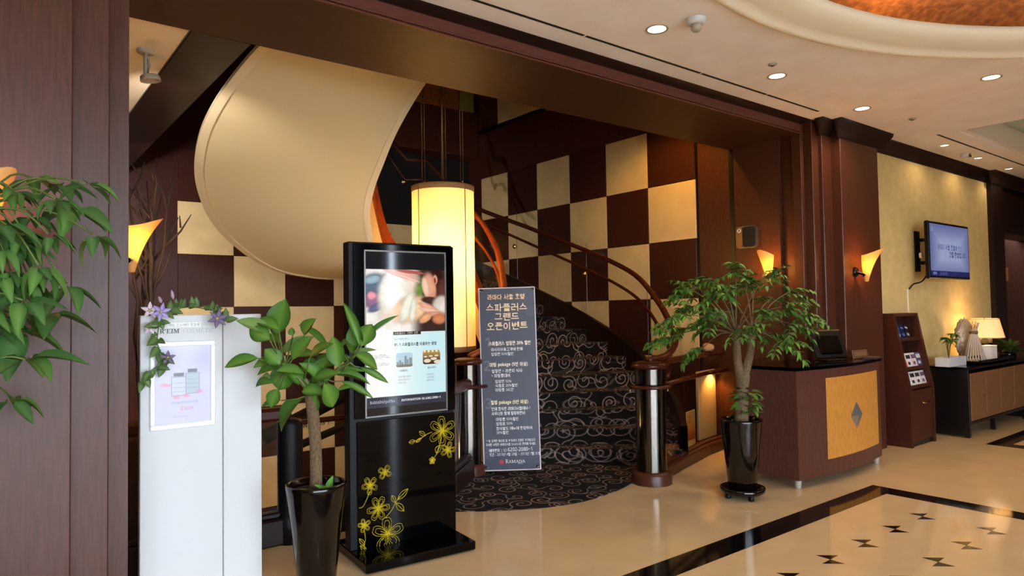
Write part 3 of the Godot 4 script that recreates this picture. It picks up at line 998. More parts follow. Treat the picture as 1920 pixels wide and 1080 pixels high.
func build_balustrades() -> void:
	# ---- right: newel, guard towards the desk and the rail that follows the outer edge of the stair
	var b := rail_thing("glass_balustrade", "glass and wood balustrade with a shiny steel newel at the right foot of the stair")
	var nw := Vector3(4.76, 0, -4.12)
	newel(b, nw, 0.135)
	var path := [[Vector3(4.86, 0, -4.16), Vector3(6.08, 0, -4.56)], [Vector3(6.08, 0, -4.56), Vector3(6.57, 0, -4.66)]]
	var i := 0
	for s in path:
		var d: Vector3 = s[1] - s[0]
		var xf := upright((s[0] + s[1]) * 0.5, d)
		var L := d.length()
		var st := sf()
		box(st, Vector3(0, 0.055, 0), Vector3(L + 0.05, 0.11, 0.17), 0.012, xf)
		box(st, Vector3(0, 0.118, 0), Vector3(L + 0.02, 0.02, 0.07), 0.006, xf)
		obj("plinth", st, M.wood, b)
		st = sf()
		box(st, Vector3(0, 1.055, 0), Vector3(L + 0.04, 0.055, 0.09), 0.02, xf)
		obj("handrail", st, M.wood_rail, b)
		st = sf(true)
		tube(st, [xf * Vector3(-L / 2 - 0.02, 0.86, 0.075), xf * Vector3(L / 2 + 0.02, 0.86, 0.075)], 0.021, 10)
		obj("lower_rail", st, M.wood_rail, b)
		st = sf()
		box(st, Vector3(0, 0.57, 0), Vector3(L, 0.9, 0.012), 0.002, xf)
		obj("glass_panel", st, M.glass, b)
		st = sf(true)
		tube(st, [xf * Vector3(L / 2 - 0.1, 0.82, 0.0), xf * Vector3(L / 2 - 0.1, 0.835, 0.05), xf * Vector3(L / 2 - 0.1, 0.85, 0.075)], 0.008, 8)
		obj("rail_bracket", st, M.steel, b)
		i += 1
	# small rail ring round the newel with curled ends
	var st := sf(true)
	var ring := []
	for k in 25:
		var a := deg_to_rad(lerpf(-20.0, -215.0, k / 24.0))
		ring.append(nw + Vector3(0.175 * cos(a), 0.86, -0.175 * sin(a)))
	tube(st, ring, 0.017, 10)
	obj("lower_rail", st, M.wood_rail, b)
	for e in [ring[0], ring[-1]]:
		st = sf(true)
		var pts := []
		for k in 9:
			var a := PI * k / 8.0
			pts.append(e + Vector3(0.0, -0.03 + 0.03 * cos(a), 0.0) + (e - nw).normalized() * Vector3(1, 0, 1) * 0.03 * sin(a))
		tube(st, pts, 0.008, 8)
		obj("rail_bracket", st, M.steel, b)
	# outer rail
	var top := [Vector3(4.74, 1.09, -4.12), Vector3(5.05, 1.12, -4.16), Vector3(5.50, 1.22, -4.42), Vector3(5.82, 1.39, -4.74), Vector3(5.99, 1.61, -5.02), Vector3(6.14, 1.91, -5.44), Vector3(6.23, 2.10, -5.86), Vector3(6.24, 2.32, -6.42), Vector3(5.99, 2.665, -7.20), Vector3(5.53, 2.99, -7.83), Vector3(5.318, 3.18, -8.016), Vector3(5.137, 3.43, -8.143), Vector3(4.95, 3.685, -8.253), Vector3(4.69, 3.68, -8.367), Vector3(4.59, 3.807, -8.401), Vector3(4.499, 3.927, -8.429), Vector3(4.28, 4.2, -8.48), Vector3(3.9, 4.5, -8.52)]
	st = sf(true)
	tube(st, smooth_path(top.slice(0, 13), 6) + top.slice(13), 0.036, 12, true, 0.8)
	obj("handrail", st, M.wood_rail, b)
	var low := [Vector3(5.15, 0.90, -4.24), Vector3(5.62, 1.08, -4.58), Vector3(5.90, 1.365, -4.97), Vector3(6.11, 1.64, -5.40), Vector3(6.21, 1.847, -5.84), Vector3(6.22, 2.075, -6.40), Vector3(5.96, 2.445, -7.17), Vector3(5.57, 2.775, -7.74), Vector3(5.432, 2.896, -7.923), Vector3(5.135, 3.239, -8.144), Vector3(4.93, 3.415, -8.261), Vector3(4.67, 3.401, -8.373), Vector3(4.567, 3.559, -8.408), Vector3(4.447, 3.737, -8.443)]
	st = sf(true)
	tube(st, smooth_path(low.slice(0, 11), 6) + low.slice(11), 0.019, 10)
	obj("lower_rail", st, M.wood_rail, b)
	var lo := func(a: float) -> Vector3: return on_polar(a, 2.43, minf((a + 54.0) / 8.0 * RISE, 2.28) + 0.20)
	var hi := func(a: float) -> Vector3: return on_polar(a, 2.43, clampf(1.15 + (a + 54.0) * 0.0205, 1.0, 3.4))
	var joints := [-50.0, -18.5, 8.0, 33.0, 58.0]
	for k in joints.size() - 1:
		curved_glass(b, lo, hi, joints[k], joints[k + 1] - 0.25)
		st = sf()
		tube(st, [lo.call(joints[k + 1] - 0.12), hi.call(joints[k + 1] - 0.12)], 0.0035, 6)
		obj("glass_edge", st, M.glass_edge, b)
	for s in [[Vector3(6.03, 1.37, -5.10)], [Vector3(6.20, 2.02, -6.42)], [Vector3(5.82, 2.44, -7.40)], [Vector3(4.62, 3.36, -8.33)], [Vector3(4.88, 3.35, -8.22)]]:
		standoff(b, s[0], Vector3(-0.55, 0.0, 0.8))
	# ---- left: guard round the stair that leads down, ending in a second newel under the lamp
	var g := rail_thing("stairwell_guard", "dark wood and glass guard round the descending stair behind the potted rubber plant")
	var nl := Vector3(3.70, 0, -5.46)
	newel(g, nl, 0.12, 1.05)
	var corners := [Vector3(0.64, 0, -4.70), Vector3(1.70, 0, -4.70), Vector3(2.55, 0, -4.70), Vector3(3.15, 0, -4.95), Vector3(3.62, 0, -5.36)]
	st = sf(true)
	lathe(st, [Vector2(0, 0.0), Vector2(0.10, 0.0), Vector2(0.10, 0.2), Vector2(0.085, 0.215), Vector2(0.085, 0.80), Vector2(0.07, 0.83), Vector2(0, 0.835)], corners[1], 32)
	obj("corner_post", st, M.black, g)
	for k in 4:
		var d: Vector3 = corners[k + 1] - corners[k]
		var xf := upright((corners[k] + corners[k + 1]) * 0.5, d)
		var L := d.length()
		st = sf()
		box(st, Vector3(0, 0.09, 0), Vector3(L, 0.18, 0.13), 0.012, xf)
		box(st, Vector3(0, 0.2, 0), Vector3(L, 0.04, 0.08), 0.01, xf)
		obj("plinth", st, M.wood_dark, g)
		st = sf()
		if k == 1: box(st, Vector3(0, 0.80, 0), Vector3(L, 0.035, 0.05), 0.012, xf)
		else: box(st, Vector3(0, 0.875, 0), Vector3(L, 0.09, 0.11), 0.022, xf)
		obj("handrail", st, M.wood_rail, g)
		var panes := 1
		for j in panes:
			st = sf()
			box(st, Vector3(-L / 2 + L * (j + 0.5) / panes, 0.52, 0), Vector3(L / panes - 0.02, 0.62, 0.012), 0.002, xf)
			obj("glass_panel", st, M.glass, g)
	# rail ring round the left newel
	st = sf(true)
	tube(st, [nl + Vector3(-0.5, 0.84, 0.44), nl + Vector3(-0.1, 0.84, 0.16), nl + Vector3(0.12, 0.84, 0.13), nl + Vector3(0.18, 0.84, 0.0)], 0.016, 10)
	obj("lower_rail", st, M.wood_rail, g)
	# sloping rails of the stair going down
	for q in [[Vector3(1.76, 0.70, -5.10), Vector3(2.445, 0.893, -5.37), 0.055], [Vector3(1.841, 0.55, -5.08), Vector3(2.293, 0.602, -5.33), 0.03]]:
		st = sf(true)
		tube(st, [q[0] + (q[0] - q[1]) * 0.2, q[0], q[1], q[1] + (q[1] - q[0]) * 0.3], q[2], 10)
		obj("lower_rail", st, M.dark_rail, g)
	# inner rail of the rising stair
	var inn := [Vector3(3.72, 1.12, -5.46), Vector3(3.95, 1.25, -5.42), Vector3(4.22, 1.60, -5.55), Vector3(4.43, 2.12, -5.90), Vector3(4.50, 2.42, -6.18), Vector3(4.42, 2.66, -6.36), Vector3(4.28, 2.76, -6.56), Vector3(4.16, 2.78, -6.66)]
	st = sf(true)
	tube(st, smooth_path(inn, 5), 0.036, 12, true, 0.8)
	obj("handrail", st, M.wood_stringer, g)
	st = sf(true)
	tube(st, smooth_path(inn.slice(2, 6).map(func(v: Vector3) -> Vector3: return v + Vector3(0, -0.26, 0)), 5), 0.018, 10)
	obj("lower_rail", st, M.wood_stringer, g)
	var ilo := func(a: float) -> Vector3: return on_polar(a, 0.64, minf((a + 54.0) / 8.0 * RISE, 2.28) + 0.06)
	var ihi := func(a: float) -> Vector3: return on_polar(a, 0.64, clampf(2.37 + a * 0.0127, 1.2, 3.3))
	for k in 2:
		curved_glass(g, ilo, ihi, -50.0 + 45.0 * k, -6.0 + 45.0 * k)
	standoff(g, Vector3(4.35, 2.34, -6.30), Vector3(-0.55, 0.0, 0.8))

# ---------------------------------------------------------------- lamps and ceiling fittings
func downlight(at: Vector3, r: float, label: String, energy: float, group: String) -> void:
	var t := thing("ceiling_downlight", label, "light", at, 0.0, group)
	var st := sf(true)
	lathe(st, [Vector2(r, -0.001), Vector2(r * 1.22, -0.006), Vector2(r * 1.26, -0.001), Vector2(r * 1.2, 0.002)].map(func(p: Vector2) -> Vector2: return p), Vector3.ZERO, 28)
	obj("trim_ring", st, M.grey_fitting, t)
	st = sf(true)
	lathe(st, [Vector2(0, -0.002), Vector2(r, -0.002)], Vector3.ZERO, 28)
	obj("lens", st, glow(Color(1.0, 0.93, 0.82), 2.6), t)
	spot_light("downlight_lamp", at + Vector3(0, -0.02, 0), at + Vector3(0, -2, 0), Color(1.0, 0.87, 0.72), energy, 80.0, r)

func build_ceiling_fittings() -> void:
	var y := LOBBY_H - 0.002
	downlight(Vector3(3.62, y, -3.0), 0.062, "round recessed downlight beside the smoke detector, nearest the beam's middle", DOWN, "large lobby downlights")
	downlight(Vector3(5.167, y, -3.04), 0.062, "round recessed downlight, second in the row along the beam", DOWN, "large lobby downlights")
	downlight(Vector3(6.707, y, -3.07), 0.062, "round recessed downlight in front of the stepped column", DOWN, "large lobby downlights")
	downlight(Vector3(6.698, y, -2.0), 0.062, "round recessed downlight just below the gilded dome's ring, farthest right of the large ones", DOWN, "large lobby downlights")
	downlight(Vector3(9.098, y, -3.22), 0.045, "small recessed downlight above the wall television, nearest the column", DOWN * 0.18, "small downlights along the pale wall")
	downlight(Vector3(10.27, y, -3.25), 0.045, "small recessed downlight in the middle of the row along the pale wall", DOWN * 0.18, "small downlights along the pale wall")
	downlight(Vector3(11.47, y, -3.26), 0.045, "small recessed downlight at the far right end of the pale wall", DOWN * 0.18, "small downlights along the pale wall")
	# the rest of the lobby's downlights, beyond the picture
	for q in [[0.2, 1.2, "round recessed downlight left of the dome, nearer the entrance"], [7.95, -0.6, "round recessed downlight right of the dome, nearest the facade"], [7.95, 1.4, "round recessed downlight right of the dome, nearer the entrance"], [7.95, 3.4, "round recessed downlight right of the dome, beside the entrance wall"]]:
		downlight(Vector3(q[0], y, q[1]), 0.062, q[2], DOWN * 1.9, "large lobby downlights")
	# smoke detector
	var t := thing("smoke_detector", "white round smoke detector on the ceiling next to a downlight", "smoke detector", Vector3(3.70, y, -2.74))
	var st := sf(true)
	lathe(st, [Vector2(0, -0.038), Vector2(0.05, -0.038), Vector2(0.062, -0.03), Vector2(0.066, 0.0)], Vector3.ZERO, 24)
	obj("mounting_base", st, M.white, t)
	st = sf(true)
	lathe(st, [Vector2(0, -0.085), Vector2(0.022, -0.083), Vector2(0.034, -0.07), Vector2(0.036, -0.038)], Vector3.ZERO, 20)
	obj("sensor_head", st, M.grey_fitting, t)
	# sprinklers
	for p in [[Vector3(4.885, y, -2.91), "small grey sprinkler head in the ceiling beside the second downlight"], [Vector3(7.51, y, -2.94), "small grey sprinkler head in the ceiling right of the stepped column"]]:
		t = thing("sprinkler_head", p[1], "sprinkler", p[0])
		st = sf(true)
		lathe(st, [Vector2(0, -0.012), Vector2(0.03, -0.010), Vector2(0.036, 0.0)], Vector3.ZERO, 18)
		obj("cover_plate", st, M.grey_fitting, t)
		st = sf(true)
		lathe(st, [Vector2(0, -0.018), Vector2(0.012, -0.017), Vector2(0.012, -0.01)], Vector3.ZERO, 12)
		obj("nozzle", st, M.steel, t)
	# small camera between the downlights
	t = thing("ceiling_camera", "small white ceiling camera with two dark lenses between the small downlights", "camera", Vector3(9.85, y, -3.25))
	st = sf(true)
	lathe(st, [Vector2(0, -0.05), Vector2(0.045, -0.045), Vector2(0.06, -0.02), Vector2(0.062, 0.0)], Vector3.ZERO, 20)
	obj("camera_body", st, M.white, t)
	for k in 2:
		st = sf(true)
		lathe(st, [Vector2(0, 0.012), Vector2(0.018, 0.01), Vector2(0.02, 0.0)], Vector3.ZERO, 14, Transform3D(Basis(Vector3(0, 1, 0), 0.5) * Basis(Vector3.RIGHT, PI / 2), Vector3(-0.03 + 0.045 * k, -0.03, 0.045)))
		obj("lens", st, M.black_gloss, t)
	# spotlight hanging under the low strip of ceiling
	t = thing("ceiling_spotlight", "small cream spotlight on a short stem under the low ceiling strip behind the left column", "spotlight", Vector3(0.865, 3.33, -5.05))
	st = sf(true)
	lathe(st, [Vector2(0, -0.022), Vector2(0.05, -0.022), Vector2(0.055, -0.015), Vector2(0.055, 0.0)], Vector3.ZERO, 22)
	obj("canopy", st, M.grey_fitting, t)
	st = sf(true)
	tube(st, [Vector3(0, -0.02, 0), Vector3(0, -0.17, 0)], 0.014, 10)
	tube(st, [Vector3(0.012, -0.06, 0.01), Vector3(0.022, -0.1, 0.015), Vector3(0.012, -0.16, 0.01)], 0.008, 8)
	obj("stem", st, M.grey_fitting, t)
	st = sf(true)
	lathe(st, [Vector2(0.0, 0.02), Vector2(0.05, 0.02), Vector2(0.06, 0.01), Vector2(0.064, -0.02), Vector2(0.056, -0.02), Vector2(0.05, 0.0), Vector2(0.0, 0.004)], Vector3(0, -0.185, 0), 24, Transform3D(Basis(Vector3.BACK, 0.15)))
	obj("lamp_head", st, M.grey_fitting, t)
	spot_light("ceiling_spotlight_lamp", Vector3(0.90, 3.02, -5.07), Vector3(2.6, 1.9, -9.66), Color(1.0, 0.95, 0.90), 2.2, 50.0, 0.05)
	ceiling_spot_copy(t)

func ceiling_spot_copy(src: Node3D) -> void:
	var c := copy(src, "second cream ceiling spotlight of the low ceiling strip, farther back towards the pale wall panels")
	c.position = Vector3(0.82, 3.33, -7.3)
	spot_light("ceiling_spotlight_lamp", Vector3(0.86, 3.00, -7.32), Vector3(3.2, 1.5, -9.66), Color(0.97, 0.97, 1.0), 5.5, 55.0, 0.05)

const DOWN := 1.35
const SCONCE := 0.28

func make_sconce(called_label: String, at: Vector3, turn: float, share := 1.0) -> Node3D:
	# wall at local z = 0, the shade leans out along +z and flares to a point at the top
	var t := thing("wall_sconce", called_label, "wall lamp", at, turn, "amber glass wall sconces")
	var st := sf(true)
	lathe(st, [Vector2(0, 0.03), Vector2(0.035, 0.026), Vector2(0.05, 0.012), Vector2(0.054, 0.0)], Vector3.ZERO, 24, Transform3D(Basis(Vector3.RIGHT, PI / 2), Vector3.ZERO))
	obj("wall_plate", st, M.black_gloss, t)
	st = sf(true)
	tube(st, smooth_path([Vector3(0, 0, 0.02), Vector3(0, -0.02, 0.06), Vector3(0, -0.035, 0.10)], 4), 0.014, 10)
	lathe(st, [Vector2(0, 0.03), Vector2(0.03, 0.02), Vector2(0.034, 0.0), Vector2(0.02, -0.03), Vector2(0, -0.04)], Vector3(0, -0.035, 0.10), 16)
	obj("bracket", st, M.black_gloss, t)
	st = sf(true)
	var n := 12
	var m := 28
	var pt := func(i: int, k: int) -> Vector3:
		var v := float(i) / n
		var a := TAU * k / m
		var out := 0.5 + 0.5 * cos(a)
		# cos(a) = 1 is the outer side, drawn out to a long point
		var h := v * (0.27 + 0.06 * pow(out, 2.5) * v)
		var r := 0.017 + 0.058 * pow(v, 0.95)
		return Vector3(sin(a) * r, -0.105 + h, 0.105 + 0.035 * pow(v, 2.0) + cos(a) * r + pow(out, 4.0) * 0.06 * pow(v, 3.0))
	for i in n:
		for k in m:
			quad(st, pt.call(i, k), pt.call(i, k + 1), pt.call(i + 1, k + 1), pt.call(i + 1, k))
	obj("glass_shade", st, M.sconce_glass, t)
	var xf := Transform3D(Basis(Vector3.UP, turn), at)
	lamp_light("sconce_lamp", xf * Vector3(0, 0.06, 0.125), AMBER, SCONCE * share, 0.03)
	st = sf(true)
	lathe(st, [Vector2(0, 0.035), Vector2(0.018, 0.025), Vector2(0.022, 0.0), Vector2(0.014, -0.03), Vector2(0, -0.04)], Vector3(0, 0.06, 0.125), 12)
	obj("bulb", st, glow(Color(1, 0.85, 0.55), 10.0), t)
	return t

func build_sconces() -> void:
	var g := glow(Color(1.0, 0.55, 0.16), 0.10, Color(0.90, 0.70, 0.42))
	g.backlight_enabled = true
	g.backlight = Color(0.72, 0.52, 0.26)
	g.cull_mode = BaseMaterial3D.CULL_DISABLED
	M.sconce_glass = g
	make_sconce("lit amber glass sconce on the wood side wall, just above the tree's crown", Vector3(6.598, 1.915, -3.98), -PI / 2)
	make_sconce("lit amber glass sconce on the stepped column, right above the reception desk", Vector3(7.19, 1.90, -3.415), 0.15)
	make_sconce("lit amber glass sconce behind the left column, beside the dried twigs", Vector3(0.605, 1.92, -4.56), PI / 2)
	make_sconce("lit amber glass sconce at the left picture edge, half hidden by leaves", Vector3(-0.06, 1.90, -3.415), 0.6, 0.3)

func build_pendant() -> void:
	var at := Vector3(3.81, 0, -6.04)
	var t := thing("pendant_lamp", "tall glowing drum pendant lamp hanging on steel rods in the middle of the stair", "lamp", at)
	var R := 0.322
	var y0 := 1.15
	var y1 := 2.845
	var st := sf(true)
	lathe(st, [Vector2(R, y0), Vector2(R, lerpf(y0, y1, 0.33)), Vector2(R, lerpf(y0, y1, 0.66)), Vector2(R, y1)], Vector3.ZERO, 64)
	obj("lamp_shade", st, M.shade, t)
	st = sf(true)
	lathe(st, [Vector2(R - 0.02, y1 - 0.05), Vector2(R + 0.004, y1 - 0.05), Vector2(R + 0.006, y1 + 0.006), Vector2(R - 0.01, y1 + 0.012), Vector2(R - 0.02, y1)], Vector3.ZERO, 64)
	obj("top_band", st, mat(Color(0.62, 0.45, 0.27), 0.6), t)
	st = sf(true)
	lathe(st, [Vector2(R - 0.02, y0 + 0.05), Vector2(R + 0.004, y0 + 0.05), Vector2(R + 0.006, y0 - 0.006), Vector2(0, y0 - 0.008)], Vector3.ZERO, 64)
	obj("bottom_band", st, mat(Color(0.50, 0.34, 0.18), 0.6), t)
	st = sf(true)
	lathe(st, [Vector2(0, y1 - 0.02), Vector2(R - 0.01, y1 - 0.02)], Vector3.ZERO, 48)
	obj("top_plate", st, mat(Color(0.75, 0.65, 0.5), 0.7), t)
	# seams of the shade
	for a in [-79.0, -171.0, 11.0, 101.0]:
		st = sf()
		var p := Vector3((R + 0.003) * cos(deg_to_rad(a)), 0, -(R + 0.003) * sin(deg_to_rad(a)))
		tube(st, [p + Vector3(0, y0, 0), p + Vector3(0, y1, 0)], 0.0045, 6)
		obj("seam", st, mat(Color(0.40, 0.30, 0.17), 0.7), t)
	# rods: a thick one in the middle, thin pairs at the sides
	st = sf(true)
	tube(st, [Vector3(0, y1 - 0.02, 0), Vector3(0, 5.2, 0)], 0.014, 12)
	obj("rod", st, M.rod, t)
	for a in [142.0, -38.0, 52.0]:
		var p := Vector3(0.20 * cos(deg_to_rad(a)), 0, -0.20 * sin(deg_to_rad(a)))
		for e in [-0.012, 0.014]:
			st = sf(true)
			tube(st, [p + Vector3(e, y1 + 0.07, e * 0.4), p + Vector3(e, 5.2, e * 0.4)], 0.005, 8)
			obj("rod", st, M.rod, t)
		st = sf(true)
		var hook := []
		for k in 13:
			var u := TAU * k / 12.0 * 0.85
			hook.append(p + Vector3(0.018 * sin(u) * (1 if k < 7 else -1), y1 + 0.075 - 0.09 * k / 12.0, 0))
		tube(st, hook, 0.006, 8)
		obj("hook", st, M.brass, t)
	st = sf(true)
	lathe(st, [Vector2(0, 5.2), Vector2(0.3, 5.2), Vector2(0.32, 5.22), Vector2(0.32, 5.28), Vector2(0, 5.28)], Vector3.ZERO, 40)
	tube(st, [Vector3(0, 5.28, 0), Vector3(0, 6.2, 0)], 0.05, 12)
	obj("ceiling_canopy", st, M.brass, t)
	# light of the shade, round its glowing face
	for k in 4:
		var a := TAU * (k + 0.5) / 4.0
		for y in [1.6, 2.4]:
			lamp_light("pendant_light", at + Vector3(cos(a) * (R + 0.06), y, -sin(a) * (R + 0.06)), Color(1.0, 0.72, 0.36), PENDANT, 0.05)
	for y in [1.95, 2.12, 2.30]:
		lamp_light("pendant_bulb_light", at + Vector3(0, y, 0), Color(1.0, 0.84, 0.56), PENDANT_BULB, 0.05)

const PENDANT := 0.03
const PENDANT_BULB := 0.5

# ---------------------------------------------------------------- display screen
func flower(st: SurfaceTool, c: Vector2, r: float, petals: int, turn: float, squash := 1.0) -> void:
	# line drawing on the glass, local x/y, raised a hair
	var w := 0.0014
	for k in petals:
		var a := turn + TAU * k / petals
		for lay in 2:
			var rr := r * (1.0 - 0.18 * lay)
			var pts := []
			for j in 17:
				var u := TAU * j / 16.0
				var along_ := 0.5 - 0.5 * cos(u)
				var off := sin(u) * (0.16 + 0.2 * along_) * (1.0 - 0.3 * lay) * (6.5 / (petals + 1.0))
				var p := Vector2.from_angle(a + 0.1 * sin(k * 2.3)) * rr * (along_ + 0.06 * absf(sin(u * 3.0)) * along_) + Vector2.from_angle(a + PI / 2) * rr * off
				pts.append(Vector3(c.x + p.x, c.y + p.y * squash, 0.0015))
			tube(st, pts, w, 4, false)
		var q := Vector2.from_angle(a + 0.2) * r * 0.45
		tube(st, [Vector3(c.x, c.y, 0.0015), Vector3(c.x + q.x, c.y + q.y * squash, 0.0015)], w * 1.1, 4, false)
		q = Vector2.from_angle(a - 0.15) * r * 0.5
		tube(st, [Vector3(c.x, c.y, 0.0015), Vector3(c.x + q.x, c.y + q.y * squash, 0.0015)], w * 1.1, 4, false)

func leafline(st: SurfaceTool, a: Vector2, b: Vector2, wide: float) -> void:
	var d := b - a
	var nrm := Vector2(-d.y, d.x).normalized() * wide
	for s in [1.0, -1.0, 0.0]:
		var pts := []
		for j in 9:
			var u := j / 8.0
			var p: Vector2 = a + d * u + nrm * s * sin(PI * u)
			pts.append(Vector3(p.x, p.y, 0.0015))
		tube(st, pts, 0.0016, 4, false)

func vine(st: SurfaceTool, pts: Array) -> void:
	var v := []
	for p in pts: v.append(Vector3(p.x, p.y, 0.0015))
	tube(st, smooth_path(v, 5), 0.0018, 4, false)

func screen_picture() -> ImageTexture:
	# a spa advertisement: a massage photograph above a pale text page, a dark strip with writing below
	var w := 560
	var h := 880
	var im := Image.create(w, h, false, Image.FORMAT_RGB8)
	var n := FastNoiseLite.new()
	n.seed = 4
	n.frequency = 0.012
	var shapes := [
		# centre x, y, radius x, y, turn, colour
		[0.10, 0.20, 0.20, 0.16, 0.3, Color(0.36, 0.42, 0.50)], [0.08, 0.12, 0.11, 0.05, 0.2, Color(0.62, 0.72, 0.78)], [0.22, 0.13, 0.05, 0.09, -0.3, Color(0.30, 0.40, 0.46)],
		[0.10, 0.36, 0.15, 0.10, 0.0, Color(0.58, 0.42, 0.55)], [0.07, 0.30, 0.06, 0.05, 0.0, Color(0.95, 0.62, 0.66)], [0.16, 0.42, 0.16, 0.05, 0.4, Color(0.40, 0.42, 0.55)],
		[0.58, 0.15, 0.26, 0.12, 0.2, Color(0.30, 0.22, 0.20)], [0.66, 0.20, 0.06, 0.13, 0.1, Color(0.42, 0.56, 0.20)], [0.63, 0.12, 0.07, 0.08, 0.0, Color(0.40, 0.46, 0.34)],
		[0.40, 0.25, 0.22, 0.42, -0.42, Color(1.0, 0.90, 0.80)], [0.34, 0.22, 0.20, 0.30, -0.3, Color(1.0, 0.98, 0.92)], [0.55, 0.46, 0.28, 0.16, 0.3, Color(0.98, 0.80, 0.62)], [0.50, 0.44, 0.07, 0.20, -0.35, Color(0.96, 0.95, 0.88)], [0.58, 0.47, 0.045, 0.16, -0.15, Color(0.94, 0.92, 0.84)],
		[0.44, 0.05, 0.24, 0.045, -0.25, Color(0.93, 0.70, 0.64)], [0.50, 0.09, 0.20, 0.02, -0.3, Color(0.98, 0.78, 0.72)], [0.56, 0.025, 0.20, 0.02, -0.1, Color(0.72, 0.36, 0.32)],
		[0.86, 0.10, 0.13, 0.16, 0.1, Color(0.20, 0.11, 0.09)], [0.80, 0.20, 0.095, 0.19, 0.16, Color(0.88, 0.62, 0.50)], [0.745, 0.20, 0.05, 0.13, 0.2, Color(0.98, 0.80, 0.68)], [0.875, 0.11, 0.034, 0.062, 0.1, Color(0.92, 0.62, 0.52)], [0.87, 0.12, 0.015, 0.035, 0.1, Color(0.55, 0.28, 0.22)],
		[0.82, 0.36, 0.14, 0.045, -0.1, Color(0.30, 0.18, 0.16)], [0.98, 0.24, 0.09, 0.16, 0.1, Color(0.36, 0.20, 0.18)], [0.96, 0.42, 0.14, 0.13, 0.2, Color(0.88, 0.82, 0.78)],
		[0.78, 0.44, 0.15, 0.035, -0.35, Color(0.90, 0.66, 0.54)], [0.80, 0.48, 0.16, 0.032, -0.2, Color(0.95, 0.76, 0.66)], [0.86, 0.52, 0.15, 0.032, 0.0, Color(0.86, 0.62, 0.52)], [0.74, 0.57, 0.10, 0.05, 0.5, Color(0.92, 0.66, 0.48)], [0.92, 0.58, 0.10, 0.07, 0.0, Color(0.82, 0.50, 0.34)],
	]
	var split := int(h * 0.462)
	for y in h:
		for x in w:
			var u := float(x) / w
			var v := float(y) / w
			var c := Color(0.985, 0.97, 0.95)
			if y < split:
				c = Color(0.97, 0.94, 0.91).lerp(Color(0.24, 0.17, 0.15), smoothstep(0.52, 0.72, u))
				for s in shapes:
					var d := Vector2(u - s[0], v - s[1]).rotated(s[4])
					var q := sqrt(d.x * d.x / (s[2] * s[2]) + d.y * d.y / (s[3] * s[3]))
					var k := 1.0 - smoothstep(0.70, 1.15, q)
					if k > 0.0:
						c = c.lerp((s[5] as Color) * (1.06 - 0.22 * q * q), k)
				c = c * (1.0 + 0.08 * n.get_noise_2d(x, y))
			else:
				c = Color(0.80, 0.93, 0.95).lerp(Color(0.93, 0.98, 0.98), smoothstep(0.9, 0.3, u))
			if u < 0.31 and y > split * 0.96:
				c = Color(0.99, 0.99, 0.98)
			if y > int(h * 0.925):
				c = Color(0.20, 0.21, 0.27)
			im.set_pixel(x, y, Color(clampf(c.r, 0, 1), clampf(c.g, 0, 1), clampf(c.b, 0, 1)))
	# two small photographs and soft columns of text
	for q in [[0.36, 0.615, 0.57, 0.72, 0], [0.70, 0.605, 0.93, 0.71, 1]]:
		var x0 := int(w * q[0])
		var x1 := int(w * q[2])
		var y0 := int(h * q[1])
		var y1 := int(h * q[3])
		for y in range(y0, y1):
			for x in range(x0, x1):
				var cx := maxf(maxf(x0 + 14 - x, x - (x1 - 15)), 0.0)
				var cy := maxf(maxf(y0 + 14 - y, y - (y1 - 15)), 0.0)
				if cx * cx + cy * cy > 196.0: continue
				var u := float(x - x0) / (x1 - x0)
				var v := float(y - y0) / (y1 - y0)
				var c := Color(0.74, 0.84, 0.90)
				if q[4] == 0:
					# towers of a city under a pale sky
					for b in [[0.05, 0.16, 0.62], [0.18, 0.30, 0.50], [0.32, 0.44, 0.66], [0.50, 0.64, 0.22], [0.66, 0.74, 0.45], [0.78, 0.95, 0.35]]:
						if u > b[0] and u < b[1] and v > b[2]: c = Color(0.48, 0.53, 0.57).lerp(Color(0.70, 0.72, 0.72), absf(sin(v * 40.0)) * 0.6)
					if v > 0.82: c = Color(0.55, 0.50, 0.44)
				else:
					# a warm dining room with white tables
					c = Color(0.32, 0.22, 0.13).lerp(Color(0.72, 0.58, 0.36), clampf(1.2 - v * 1.4, 0, 1))
					for b in [[0.25, 0.75, 0.2, 0.14], [0.62, 0.62, 0.18, 0.1], [0.85, 0.85, 0.22, 0.14], [0.45, 0.42, 0.12, 0.06], [0.78, 0.40, 0.12, 0.06], [0.15, 0.45, 0.1, 0.06]]:
						if Vector2((u - b[0]) / b[2], (v - b[1]) / b[3]).length() < 1.0: c = Color(0.90, 0.86, 0.78)
					if v < 0.14 and absf(sin(u * 14.0)) > 0.75: c = Color(1.0, 0.93, 0.75)
				im.set_pixel(x, y, c)
	for q in [[0.03, 0.62, 0.29, 0.65], [0.04, 0.68, 0.28, 0.70]]:
		for y in range(int(h * q[1]), int(h * q[3])):
			for x in range(int(w * q[0]), int(w * q[2])):
				im.set_pixel(x, y, Color(0.97, 0.96, 0.96).lerp(Color(0.55, 0.52, 0.55), maxf(0.0, n.get_noise_2d(x * 2.0, y * 9.0))))
	var ink := Color(0.25, 0.30, 0.33)
	for y in range(int(h * 0.458), int(h * 0.482)):
		for x in range(int(w * 0.33), int(w * 0.68)):
			im.set_pixel(x, y, Color(0.22, 0.17, 0.15))
	write(im, "스파플러스 그랜드 오픈", w * 0.345, h * 0.470, 17, Color(0.9, 0.88, 0.85), 0.1)
	write(im, "01. 1 스파플러스를 이용하는 방법", w * 0.34, h * 0.553, 23, ink, 0.12, 0.86)
	write(im, "몸과 마음의 휴식", w * 0.34, h * 0.512, 14, Color(0.55, 0.66, 0.70), 0.08)
